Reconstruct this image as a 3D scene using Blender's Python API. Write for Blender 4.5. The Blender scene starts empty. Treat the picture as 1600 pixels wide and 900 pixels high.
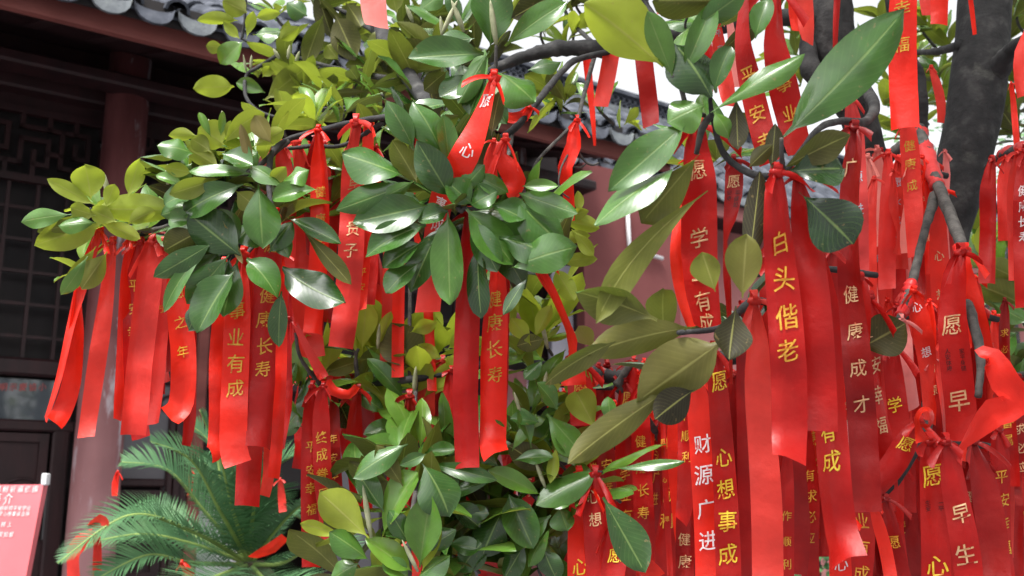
import bpy, math, random
from mathutils import Vector, Matrix, noise
R = math.radians
scene = bpy.context.scene
col = scene.collection
rng = random.Random(7)

# ------------------------------------------------------------------ camera, sky, sun, exposure
TILT = R(12.0); FPX = 1600.0
CAM = Vector((0, 0, 1.6))
FW = Vector((0, math.cos(TILT), math.sin(TILT)))
UPV = Vector((0, -math.sin(TILT), math.cos(TILT)))
RT = Vector((1, 0, 0))
cd = bpy.data.cameras.new('camera'); cam = bpy.data.objects.new('camera', cd); col.objects.link(cam)
cam.location = CAM; cam.rotation_euler = (R(90) + TILT, 0, 0)
cd.sensor_width = 36; cd.lens = 36; cd.clip_start = .02; cd.clip_end = 2000
cd.dof.use_dof = True; cd.dof.focus_distance = 1.65; cd.dof.aperture_fstop = 7.5
scene.camera = cam
SUN_EL, SUN_AZ = R(60), R(-152)      # azimuth measured from +Y towards +X
w = bpy.data.worlds.new('World'); scene.world = w; w.use_nodes = True
nt = w.node_tree; nt.nodes.clear()
sky = nt.nodes.new('ShaderNodeTexSky'); sky.sky_type = 'NISHITA'; sky.sun_disc = False
sky.sun_elevation = SUN_EL; sky.sun_rotation = SUN_AZ; sky.dust_density = 5; sky.air_density = 1.0
hs = nt.nodes.new('ShaderNodeHueSaturation'); hs.inputs['Saturation'].default_value = .10; hs.inputs['Value'].default_value = 1.0
bg = nt.nodes.new('ShaderNodeBackground'); bg.inputs['Strength'].default_value = .15
ow = nt.nodes.new('ShaderNodeOutputWorld')
nt.links.new(sky.outputs[0], hs.inputs['Color']); nt.links.new(hs.outputs[0], bg.inputs['Color']); nt.links.new(bg.outputs[0], ow.inputs[0])
sd = bpy.data.lights.new('sun', 'SUN'); sun = bpy.data.objects.new('sun', sd); col.objects.link(sun)
sd.energy = 1.5; sd.angle = R(10); sd.color = (1, .96, .9)
sdir = Vector((math.sin(SUN_AZ) * math.cos(SUN_EL), math.cos(SUN_AZ) * math.cos(SUN_EL), math.sin(SUN_EL)))
sun.rotation_euler = sdir.to_track_quat('Z', 'Y').to_euler()
scene.view_settings.view_transform = 'Standard'; scene.view_settings.look = 'None'
scene.view_settings.exposure = 1.3; scene.view_settings.gamma = 1

# ------------------------------------------------------------------ helpers
def P(x, y, d):
    return CAM + d * (FW + RT * ((x - 800) / FPX) + UPV * ((450 - y) / FPX))
def tag(o, label=None, cat=None, group=None, kind=None):
    if label: o['label'] = label
    if cat: o['category'] = cat
    if group: o['group'] = group
    if kind: o['kind'] = kind
    return o
def empty(name, loc=(0, 0, 0), label=None, cat=None, group=None):
    o = bpy.data.objects.new(name, None); col.objects.link(o); o.location = loc; o.empty_display_size = .05
    return tag(o, label, cat, group)
def mesh(name, V, F, mats=(), smooth=False, attrs=None, uv=None, midx=None):
    m = bpy.data.meshes.new(name); m.from_pydata([tuple(v) for v in V], [], F)
    for mt in mats: m.materials.append(mt)
    if smooth: m.polygons.foreach_set('use_smooth', [True] * len(m.polygons))
    if midx: m.polygons.foreach_set('material_index', midx)
    if attrs:
        for k, vals in attrs.items():
            a = m.attributes.new(k, 'FLOAT', 'POINT'); a.data.foreach_set('value', vals)
    if uv:
        l = m.uv_layers.new(name='uv'); li = [0] * len(m.loops); m.loops.foreach_get('vertex_index', li)
        flat = []
        for i in li: flat += uv[i]
        l.data.foreach_set('uv', flat)
    m.update(); return m
def obj(name, m, parent=None):
    o = bpy.data.objects.new(name, m); col.objects.link(o)
    if parent is not None:
        o.parent = parent
        o.matrix_parent_inverse = Matrix.Identity(4)
    return o
def wobj(name, m, parent):      # mesh in world coordinates under a parent that sits at parent.location
    o = obj(name, m, parent); o.matrix_parent_inverse = Matrix.Translation(parent.location).inverted(); return o
BOXF = [(0, 3, 2, 1), (4, 5, 6, 7), (0, 1, 5, 4), (1, 2, 6, 5), (2, 3, 7, 6), (3, 0, 4, 7)]
def boxV(a, b):
    x0, y0, z0 = a; x1, y1, z1 = b
    return [Vector(v) for v in ((x0, y0, z0), (x1, y0, z0), (x1, y1, z0), (x0, y1, z0), (x0, y0, z1), (x1, y0, z1), (x1, y1, z1), (x0, y1, z1))]
def bevbox(a, b, r=.012):
    """box with chamfered edges"""
    import bmesh
    bm = bmesh.new(); vs = [bm.verts.new(v) for v in boxV(a, b)]
    for f in BOXF: bm.faces.new([vs[i] for i in f])
    bmesh.ops.bevel(bm, geom=bm.edges[:], offset=r, segments=1, affect='EDGES')
    V = [v.co.copy() for v in bm.verts]; bm.verts.index_update(); F = [[v.index for v in f.verts] for f in bm.faces]; bm.free()
    return V, F
def catmull(pts, n):
    """pts: tuples; n samples per segment"""
    out = []; k = len(pts)
    for i in range(k - 1):
        p0 = pts[max(i - 1, 0)]; p1 = pts[i]; p2 = pts[i + 1]; p3 = pts[min(i + 2, k - 1)]
        for j in range(n):
            t = j / n; t2 = t * t; t3 = t2 * t
            out.append(tuple(.5 * (2 * b + (c - a) * t + (2 * a - 5 * b + 4 * c - e) * t2 + (3 * b - a - 3 * c + e) * t3) for a, b, c, e in zip(p0, p1, p2, p3)))
    out.append(tuple(pts[-1])); return out
def tube(path, rad, seg=8, cap=True, lump=0, seed=0):
    """path: Vectors, rad: list"""
    V = []; F = []; n = len(path); ref = None
    for i, p in enumerate(path):
        t = (path[min(i + 1, n - 1)] - path[max(i - 1, 0)]).normalized()
        if ref is None: ref = t.orthogonal().normalized()
        a = (ref - t * ref.dot(t)).normalized(); ref = a; b = t.cross(a)
        for j in range(seg):
            g = 2 * math.pi * j / seg; q = a * math.cos(g) + b * math.sin(g)
            r = rad[i]
            if lump: r *= 1 + lump * noise.noise((p + q * r) * (3.0 / max(r, .004)) * .15 + Vector((seed, 0, 0)))
            V.append(p + q * r)
    for i in range(n - 1):
        for j in range(seg):
            k = (j + 1) % seg; F.append((i * seg + j, i * seg + k, (i + 1) * seg + k, (i + 1) * seg + j))
    if cap: F.append(tuple(range(seg))[::-1]); F.append(tuple((n - 1) * seg + j for j in range(seg)))
    return V, F

# ------------------------------------------------------------------ materials
def mat(name):
    m = bpy.data.materials.new(name); m.use_nodes = True; n = m.node_tree; n.nodes.clear()
    out = n.nodes.new('ShaderNodeOutputMaterial'); return m, n, out
def N(n, t, **kw):
    x = n.nodes.new(t)
    for k, v in kw.items():
        if k in x.inputs.keys() if hasattr(x.inputs, 'keys') else False: x.inputs[k].default_value = v
        else: setattr(x, k, v)
    return x
def ramp(n, stops):
    r = n.nodes.new('ShaderNodeValToRGB'); e = r.color_ramp.elements
    while len(e) < len(stops): e.new(.5)
    for i, (p, c) in enumerate(stops): e[i].position = p; e[i].color = (*c, 1) if len(c) == 3 else c
    return r
def surf(name, stops, scale=6, rough=.6, bump=.2, bscale=None, spec=.4, detail=6, stretch=(1, 1, 1), coat=0, bdist=.01, stops2=None, scale2=2):
    m, n, out = mat(name); p = n.nodes.new('ShaderNodeBsdfPrincipled'); tc = n.nodes.new('ShaderNodeTexCoord')
    mp = n.nodes.new('ShaderNodeMapping'); mp.inputs['Scale'].default_value = stretch; n.links.new(tc.outputs['Object'], mp.inputs[0])
    no = n.nodes.new('ShaderNodeTexNoise'); no.inputs['Scale'].default_value = scale; no.inputs['Detail'].default_value = detail; n.links.new(mp.outputs[0], no.inputs['Vector'])
    r = ramp(n, stops); n.links.new(no.outputs['Fac'], r.inputs[0]); c = r.outputs[0]
    if stops2:
        n2 = n.nodes.new('ShaderNodeTexNoise'); n2.inputs['Scale'].default_value = scale2; n2.inputs['Detail'].default_value = 8; n2.inputs['Roughness'].default_value = .65
        n.links.new(mp.outputs[0], n2.inputs['Vector']); r2 = ramp(n, [(a, (b,) * 3) for a, b, _ in stops2]); n.links.new(n2.outputs['Fac'], r2.inputs[0])
        mx = n.nodes.new('ShaderNodeMix'); mx.data_type = 'RGBA'; n.links.new(r2.outputs[0], mx.inputs[0]); n.links.new(c, mx.inputs[6]); mx.inputs[7].default_value = (*stops2[0][2], 1); c = mx.outputs[2]
    n.links.new(c, p.inputs['Base Color']); p.inputs['Roughness'].default_value = rough; p.inputs['Specular IOR Level'].default_value = spec; p.inputs['Coat Weight'].default_value = coat
    b = n.nodes.new('ShaderNodeBump'); b.inputs['Strength'].default_value = bump; b.inputs['Distance'].default_value = bdist
    nb = n.nodes.new('ShaderNodeTexNoise'); nb.inputs['Scale'].default_value = bscale or scale * 4; nb.inputs['Detail'].default_value = 5; n.links.new(mp.outputs[0], nb.inputs['Vector'])
    n.links.new(nb.outputs['Fac'], b.inputs['Height']); n.links.new(b.outputs[0], p.inputs['Normal']); n.links.new(p.outputs[0], out.inputs[0]); return m

def leaf_material():
    m, n, out = mat('magnolia_leaf'); L = n.links.new
    at = N(n, 'ShaderNodeAttribute', attribute_name='tint'); br = N(n, 'ShaderNodeAttribute', attribute_name='brown')
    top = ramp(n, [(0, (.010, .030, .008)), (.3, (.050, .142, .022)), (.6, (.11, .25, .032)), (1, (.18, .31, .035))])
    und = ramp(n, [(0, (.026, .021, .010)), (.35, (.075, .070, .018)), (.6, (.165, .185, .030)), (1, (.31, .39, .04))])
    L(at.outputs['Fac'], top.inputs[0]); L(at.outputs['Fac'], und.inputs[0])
    uv = n.nodes.new('ShaderNodeUVMap'); sp = n.nodes.new('ShaderNodeSeparateXYZ'); L(uv.outputs[0], sp.inputs[0])
    ab = N(n, 'ShaderNodeMath', operation='SUBTRACT'); L(sp.outputs[0], ab.inputs[0]); ab.inputs[1].default_value = .5
    a2 = N(n, 'ShaderNodeMath', operation='ABSOLUTE'); L(ab.outputs[0], a2.inputs[0])
    rib = N(n, 'ShaderNodeMapRange'); L(a2.outputs[0], rib.inputs[0]); rib.inputs[1].default_value = .012; rib.inputs[2].default_value = .035; rib.inputs[3].default_value = .75; rib.inputs[4].default_value = 0
    v1 = N(n, 'ShaderNodeMath', operation='MULTIPLY_ADD'); L(sp.outputs[1], v1.inputs[0]); v1.inputs[1].default_value = 13.0; 
    v0 = N(n, 'ShaderNodeMath', operation='MULTIPLY'); L(a2.outputs[0], v0.inputs[0]); v0.inputs[1].default_value = -7.0; L(v0.outputs[0], v1.inputs[2])
    vs = N(n, 'ShaderNodeMath', operation='MULTIPLY'); L(v1.outputs[0], vs.inputs[0]); vs.inputs[1].default_value = 6.2832
    vsn = N(n, 'ShaderNodeMath', operation='SINE'); L(vs.outputs[0], vsn.inputs[0])
    vp = N(n, 'ShaderNodeMapRange'); L(vsn.outputs[0], vp.inputs[0]); vp.inputs[1].default_value = .6; vp.inputs[2].default_value = 1; vp.inputs[3].default_value = 0; vp.inputs[4].default_value = .10
    vein = N(n, 'ShaderNodeMath', operation='MAXIMUM'); L(rib.outputs[0], vein.inputs[0]); L(vp.outputs[0], vein.inputs[1])
    tc = n.nodes.new('ShaderNodeTexCoord'); no = N(n, 'ShaderNodeTexNoise'); no.inputs['Scale'].default_value = 26; no.inputs['Detail'].default_value = 5; L(tc.outputs['Object'], no.inputs['Vector'])
    va = N(n, 'ShaderNodeMapRange'); L(no.outputs['Fac'], va.inputs[0]); va.inputs[1].default_value = .3; va.inputs[2].default_value = .7; va.inputs[3].default_value = .72; va.inputs[4].default_value = 1.25
    def shade(c, veincol, amt):
        mx = N(n, 'ShaderNodeMix', data_type='RGBA'); f = N(n, 'ShaderNodeMath', operation='MULTIPLY'); L(vein.outputs[0], f.inputs[0]); f.inputs[1].default_value = amt
        L(f.outputs[0], mx.inputs[0]); L(c, mx.inputs[6]); mx.inputs[7].default_value = (*veincol, 1)
        mu = N(n, 'ShaderNodeMix', data_type='RGBA', blend_type='MULTIPLY'); mu.inputs[0].default_value = 1; L(mx.outputs[2], mu.inputs[6]); L(va.outputs[0], mu.inputs[7])
        b = N(n, 'ShaderNodeMix', data_type='RGBA'); L(ba.outputs[0], b.inputs[0]); L(mu.outputs[2], b.inputs[6]); b.inputs[7].default_value = (.27, .19, .075, 1); return b.outputs[2]
    vo = N(n, 'ShaderNodeTexNoise'); vo.inputs['Scale'].default_value = 140; vo.inputs['Detail'].default_value = 2; L(tc.outputs['Object'], vo.inputs['Vector'])
    vo2 = N(n, 'ShaderNodeMapRange'); L(vo.outputs['Fac'], vo2.inputs[0]); vo2.inputs[1].default_value = .68; vo2.inputs[2].default_value = .74; vo2.inputs[3].default_value = 0; vo2.inputs[4].default_value = .45
    ba = N(n, 'ShaderNodeMath', operation='MAXIMUM'); L(vo2.outputs[0], ba.inputs[0]); L(br.outputs['Fac'], ba.inputs[1])
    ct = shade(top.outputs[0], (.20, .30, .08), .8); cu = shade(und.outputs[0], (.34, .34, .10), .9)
    bump = N(n, 'ShaderNodeBump'); bump.inputs['Strength'].default_value = .28; bump.inputs['Distance'].default_value = .0012
    vh = N(n, 'ShaderNodeMath', operation='MULTIPLY_ADD'); L(vsn.outputs[0], vh.inputs[0]); vh.inputs[1].default_value = .05; L(no.outputs['Fac'], vh.inputs[2])
    vh2 = N(n, 'ShaderNodeMath', operation='SUBTRACT'); L(vh.outputs[0], vh2.inputs[0]); L(rib.outputs[0], vh2.inputs[1]); L(vh2.outputs[0], bump.inputs['Height'])
    pt = N(n, 'ShaderNodeBsdfPrincipled'); L(ct, pt.inputs['Base Color']); pt.inputs['Roughness'].default_value = .25; pt.inputs['Specular IOR Level'].default_value = .6; pt.inputs['Coat Weight'].default_value = .25; pt.inputs['Coat Roughness'].default_value = .16; L(bump.outputs[0], pt.inputs['Normal'])
    pu = N(n, 'ShaderNodeBsdfPrincipled'); L(cu, pu.inputs['Base Color']); pu.inputs['Roughness'].default_value = .48; pu.inputs['Specular IOR Level'].default_value = .35; L(bump.outputs[0], pu.inputs['Normal'])
    geo = n.nodes.new('ShaderNodeNewGeometry'); mx = n.nodes.new('ShaderNodeMixShader'); L(geo.outputs['Backfacing'], mx.inputs[0]); L(pt.outputs[0], mx.inputs[1]); L(pu.outputs[0], mx.inputs[2])
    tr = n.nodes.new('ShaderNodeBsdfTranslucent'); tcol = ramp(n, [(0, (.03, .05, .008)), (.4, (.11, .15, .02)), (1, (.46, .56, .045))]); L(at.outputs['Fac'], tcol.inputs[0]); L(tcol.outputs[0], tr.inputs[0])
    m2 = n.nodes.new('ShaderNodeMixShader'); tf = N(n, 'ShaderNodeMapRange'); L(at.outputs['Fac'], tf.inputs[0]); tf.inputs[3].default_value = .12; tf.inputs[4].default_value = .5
    L(tf.outputs[0], m2.inputs[0]); L(mx.outputs[0], m2.inputs[1]); L(tr.outputs[0], m2.inputs[2]); L(m2.outputs[0], out.inputs[0]); return m
def ribbon_material():
    m, n, out = mat('satin_ribbon'); L = n.links.new
    oi = n.nodes.new('ShaderNodeObjectInfo'); tc = n.nodes.new('ShaderNodeTexCoord')
    no = N(n, 'ShaderNodeTexNoise'); no.inputs['Scale'].default_value = 16; no.inputs['Detail'].default_value = 5; L(tc.outputs['Object'], no.inputs['Vector'])
    va = N(n, 'ShaderNodeMapRange'); L(no.outputs['Fac'], va.inputs[0]); va.inputs[1].default_value = .3; va.inputs[2].default_value = .7; va.inputs[3].default_value = .82; va.inputs[4].default_value = 1.1
    mu = N(n, 'ShaderNodeMix', data_type='RGBA', blend_type='MULTIPLY'); mu.inputs[0].default_value = 1; L(oi.outputs['Color'], mu.inputs[6]); L(va.outputs[0], mu.inputs[7])
    fn = N(n, 'ShaderNodeTexNoise'); fn.inputs['Scale'].default_value = 7; fn.inputs['Detail'].default_value = 7; fn.inputs['Roughness'].default_value = .65; L(tc.outputs['Object'], fn.inputs['Vector'])
    fm = N(n, 'ShaderNodeMapRange'); L(fn.outputs['Fac'], fm.inputs[0]); fm.inputs[1].default_value = .48; fm.inputs[2].default_value = .72; fm.inputs[3].default_value = 0; fm.inputs[4].default_value = .22
    fx = N(n, 'ShaderNodeMix', data_type='RGBA'); L(fm.outputs[0], fx.inputs[0]); L(mu.outputs[2], fx.inputs[6]); fx.inputs[7].default_value = (.80, .085, .065, 1); mu = fx
    p = N(n, 'ShaderNodeBsdfPrincipled'); L(mu.outputs[2], p.inputs['Base Color']); p.inputs['Roughness'].default_value = .36; p.inputs['Specular IOR Level'].default_value = .4
    p.inputs['Sheen Weight'].default_value = .04; p.inputs['Sheen Roughness'].default_value = .4; p.inputs['Sheen Tint'].default_value = (1, .35, .32, 1)
    p.inputs['Anisotropic'].default_value = .3
    nb = N(n, 'ShaderNodeTexNoise'); nb.inputs['Scale'].default_value = 45; nb.inputs['Detail'].default_value = 3; L(tc.outputs['Object'], nb.inputs['Vector'])
    nb2 = N(n, 'ShaderNodeTexNoise'); nb2.inputs['Scale'].default_value = 900; L(tc.outputs['Object'], nb2.inputs['Vector'])
    ad = N(n, 'ShaderNodeMath', operation='MULTIPLY_ADD'); L(nb2.outputs['Fac'], ad.inputs[0]); ad.inputs[1].default_value = .12; L(nb.outputs['Fac'], ad.inputs[2])
    b = N(n, 'ShaderNodeBump'); b.inputs['Strength'].default_value = .5; b.inputs['Distance'].default_value = .004; L(ad.outputs[0], b.inputs['Height']); L(b.outputs[0], p.inputs['Normal'])
    tr = n.nodes.new('ShaderNodeBsdfTranslucent'); L(mu.outputs[2], tr.inputs[0]); mx = n.nodes.new('ShaderNodeMixShader'); mx.inputs[0].default_value = .30
    L(p.outputs[0], mx.inputs[1]); L(tr.outputs[0], mx.inputs[2]); L(mx.outputs[0], out.inputs[0]); return m
M = {}
M['leaf'] = leaf_material(); M['ribbon'] = ribbon_material()
M['bark'] = surf('grey_bark', [(.3, (.016, .016, .017)), (.55, (.034, .033, .034)), (.72, (.075, .073, .071))], scale=26, rough=.85, bump=.55, bscale=90, bdist=.004, stretch=(1, 1, 1.15), stops2=[(.62, 0, (.15, .15, .13)), (.74, .6, (0, 0, 0))], scale2=9)
M['twig'] = surf('grey_twig', [(.3, (.03, .028, .027)), (.7, (.10, .092, .085))], scale=60, rough=.85, bump=.6, bscale=200, bdist=.002)
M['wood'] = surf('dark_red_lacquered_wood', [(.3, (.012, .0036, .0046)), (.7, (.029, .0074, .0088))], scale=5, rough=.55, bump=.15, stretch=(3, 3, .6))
M['fascia'] = surf('faded_red_board', [(.25, (.13, .035, .03)), (.6, (.22, .062, .052)), (.85, (.30, .11, .09))], scale=4, rough=.7, bump=.2, stretch=(.5, 1, 2))
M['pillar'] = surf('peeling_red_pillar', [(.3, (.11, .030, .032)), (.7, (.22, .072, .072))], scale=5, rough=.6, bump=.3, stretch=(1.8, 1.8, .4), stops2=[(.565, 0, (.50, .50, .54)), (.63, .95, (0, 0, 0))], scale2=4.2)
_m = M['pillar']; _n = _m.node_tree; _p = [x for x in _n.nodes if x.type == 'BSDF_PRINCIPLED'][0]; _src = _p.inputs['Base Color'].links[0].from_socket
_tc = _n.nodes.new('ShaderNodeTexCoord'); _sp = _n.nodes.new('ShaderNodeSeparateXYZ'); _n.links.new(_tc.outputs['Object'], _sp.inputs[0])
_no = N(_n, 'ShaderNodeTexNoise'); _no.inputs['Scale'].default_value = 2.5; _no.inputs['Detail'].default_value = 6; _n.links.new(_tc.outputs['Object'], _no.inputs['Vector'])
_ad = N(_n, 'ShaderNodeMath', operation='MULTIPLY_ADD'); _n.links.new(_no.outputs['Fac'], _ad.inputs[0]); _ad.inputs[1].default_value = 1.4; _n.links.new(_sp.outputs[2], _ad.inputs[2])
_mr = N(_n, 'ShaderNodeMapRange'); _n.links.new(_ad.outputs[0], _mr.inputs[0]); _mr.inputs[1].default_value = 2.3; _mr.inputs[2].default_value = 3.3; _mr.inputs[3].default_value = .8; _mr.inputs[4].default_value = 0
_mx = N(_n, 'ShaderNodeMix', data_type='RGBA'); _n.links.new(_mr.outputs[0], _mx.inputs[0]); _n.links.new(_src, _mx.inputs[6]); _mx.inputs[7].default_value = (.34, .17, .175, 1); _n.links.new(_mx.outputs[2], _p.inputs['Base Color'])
M['rwall'] = surf('red_plaster', [(.3, (.14, .036, .036)), (.7, (.20, .060, .058))], scale=2, rough=.85, bump=.15)
M['pwall'] = surf('pink_plaster', [(.3, (.36, .13, .13)), (.7, (.46, .19, .18))], scale=2, rough=.85, bump=.15)
M['tile'] = surf('grey_roof_tile', [(.3, (.035, .039, .048)), (.55, (.075, .082, .10)), (.8, (.15, .158, .18))], scale=9, rough=.95, bump=.4, bscale=40, spec=.12)
M['mossy'] = surf('pale_drip_tile', [(.3, (.10, .11, .125)), (.6, (.16, .175, .185)), (.8, (.25, .265, .24))], scale=12, rough=.95, bump=.5, spec=.12)
M['greyp'] = surf('grey_panel', [(.3, (.085, .080, .090)), (.7, (.13, .12, .135))], scale=3, rough=.35, bump=.05, spec=.5)
M['lav'] = surf('pale_grey_board', [(.3, (.30, .29, .34)), (.7, (.40, .39, .44))], scale=3, rough=.6, bump=.05)
M['glass'] = surf('window_glass', [(.3, (.05, .06, .07)), (.7, (.12, .14, .16))], scale=2, rough=.06, bump=.02, spec=1.0, coat=1)
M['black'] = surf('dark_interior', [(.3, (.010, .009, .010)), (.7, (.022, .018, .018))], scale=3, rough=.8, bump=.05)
M['white'] = surf('white_board', [(.3, (.72, .72, .74)), (.7, (.80, .80, .82))], scale=3, rough=.5, bump=.03)
M['pipe'] = surf('white_conduit', [(.3, (.62, .62, .64)), (.7, (.75, .75, .76))], scale=20, rough=.4, bump=.03)
M['paving'] = surf('paving', [(.3, (.12, .115, .125)), (.7, (.20, .195, .21))], scale=1.2, rough=.8, bump=.2, bscale=8)
M['sign'] = surf('pink_red_sign', [(.2, (.56, .08, .09)), (.5, (.68, .15, .17)), (.85, (.74, .25, .30))], scale=1.2, rough=.32, bump=.02, spec=.5)
M['gold'] = surf('gold_print', [(.35, (.50, .22, .020)), (.7, (.74, .40, .045))], scale=120, rough=.42, bump=.1, bdist=.001, stops2=[(.56, 0, (.55, .02, .012)), (.66, .85, (0, 0, 0))], scale2=75)
M['yel'] = surf('yellow_print', [(.35, (.66, .42, .025)), (.7, (.86, .62, .05))], scale=120, rough=.42, bump=.1, bdist=.001, stops2=[(.56, 0, (.55, .02, .012)), (.66, .85, (0, 0, 0))], scale2=75)
M['pale'] = surf('pale_gold_print', [(.35, (.52, .27, .12)), (.7, (.72, .46, .26))], scale=120, rough=.5, bump=.1, bdist=.001, stops2=[(.56, 0, (.55, .02, .012)), (.66, .85, (0, 0, 0))], scale2=75)
M['wht'] = surf('white_print', [(.35, (.66, .52, .52)), (.7, (.84, .78, .78))], scale=120, rough=.5, bump=.1, bdist=.001, stops2=[(.56, 0, (.55, .02, .012)), (.66, .85, (0, 0, 0))], scale2=75)
M['blk'] = surf('black_ink', [(.35, (.03, .004, .005)), (.7, (.07, .008, .01))], scale=120, rough=.5, bump=.1, bdist=.001)
M['redp'] = surf('red_print', [(.35, (.30, .05, .05)), (.7, (.4, .09, .08))], scale=60, rough=.5, bump=.1, bdist=.001)
M['frond'] = surf('sago_leaflet', [(.3, (.036, .098, .040)), (.6, (.068, .162, .065)), (.85, (.13, .24, .11))], scale=9, rough=.6, bump=.1, spec=.3)
M['rachis'] = surf('sago_rachis', [(.3, (.13, .20, .05)), (.7, (.24, .33, .09))], scale=20, rough=.5, bump=.1)
M['palmtrunk'] = surf('sago_trunk', [(.3, (.06, .045, .03)), (.7, (.15, .11, .07))], scale=30, rough=.9, bump=1, bdist=.03)
M['shrub'] = surf('shrub_leaf', [(.3, (.02, .07, .02)), (.7, (.08, .20, .05))], scale=9, rough=.5, bump=.1)
M['bud'] = surf('pale_leaf_bud', [(.3, (.22, .24, .13)), (.7, (.42, .42, .26))], scale=60, rough=.6, bump=.2, bdist=.001)
# ------------------------------------------------------------------ ground
g = obj('ground', mesh('ground', [(-300, -300, 0), (300, -300, 0), (300, 300, 0), (-300, 300, 0)], [(0, 1, 2, 3)], [M['paving']])); tag(g, kind='structure')

# ------------------------------------------------------------------ glyphs
_gl = {}
def glyph(ch):
    if ch not in _gl:
        c = bpy.data.curves.new('t', 'FONT'); c.body = ch; c.size = 1; c.resolution_u = 2; c.offset = .006
        o = bpy.data.objects.new('t', c); col.objects.link(o)
        m = bpy.data.meshes.new_from_object(o.evaluated_get(bpy.context.evaluated_depsgraph_get()))
        V = [(v.co.x - .49, v.co.y - .36) for v in m.vertices]; F = [tuple(p.vertices) for p in m.polygons]
        sx = sum((V[f[0]][0] * (V[f[1]][1] - V[f[2]][1]) + V[f[1]][0] * (V[f[2]][1] - V[f[0]][1]) + V[f[2]][0] * (V[f[0]][1] - V[f[1]][1])) for f in F)
        V = [(x * .92 + .018 * noise.noise(Vector((x * 3, y * 3, ord(ch) % 97))), y + .13 * x + .018 * noise.noise(Vector((x * 3, y * 3 + 9, ord(ch) % 97)))) for x, y in V]      # brush-hand rise of the horizontals
        bpy.data.objects.remove(o); bpy.data.curves.remove(c); bpy.data.meshes.remove(m)
        _gl[ch] = (V, F, sx > 0)
    return _gl[ch]

# ------------------------------------------------------------------ the hall (local frame: x along the eave, y into the building, z up)
AZ = R(55.2)
EX = Vector((math.sin(AZ), math.cos(AZ), 0)); NX = Vector((-math.cos(AZ), math.sin(AZ), 0))
E0 = P(210, 59, 5.3); ORG = Vector((E0.x, E0.y, 0)); ZE = E0.z
HM = Matrix(((EX.x, NX.x, 0, ORG.x), (EX.y, NX.y, 0, ORG.y), (0, 0, 1, 0), (0, 0, 0, 1)))
def onp(px, py, c, org=None):
    o = org or ORG; d = (P(px, py, 1) - CAM); t = ((o - CAM).dot(NX) + c) / d.dot(NX); X = CAM + d * t
    return (X - o).dot(EX), X.z
def hall_empty(name, m, label, cat):
    o = empty(name, (0, 0, 0), label, cat); o.matrix_world = m; return o
hall = hall_empty('temple_hall', HM, 'old timber hall with grey tiled roof, deep dark eaves and faded red fascia board', 'building')
def part(name, a, b, m, parent=None, bev=None, group=None):
    if bev: V, F = bevbox(a, b, bev)
    else: V, F = boxV(a, b), BOXF
    return obj(name, mesh(name, V, F, [m]), parent or hall)
xs0, xs1 = -3.2, onp(1048, 262, 0)[0]
WY = 1.55           # wall plane
PITCH = .225
# fascia, soffit, rafters
part('fascia', (xs0, 0, ZE), (xs1, .05, ZE + .115), M['fascia'])
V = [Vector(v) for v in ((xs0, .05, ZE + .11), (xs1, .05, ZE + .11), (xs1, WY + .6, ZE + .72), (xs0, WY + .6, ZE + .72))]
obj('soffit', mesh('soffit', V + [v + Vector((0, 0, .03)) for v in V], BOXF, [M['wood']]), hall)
rv = boxV((-.04, 0, -.07), (.04, 1.75, 0)); 
for v in rv: v.z += v.y * .36
rm = mesh('rafter', rv, BOXF, [M['wood']])
x = xs0 + .15
while x < xs1 - .1:
    o = obj('rafter', rm, hall); o.location = (x, .06, ZE + .105); x += .34
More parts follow.
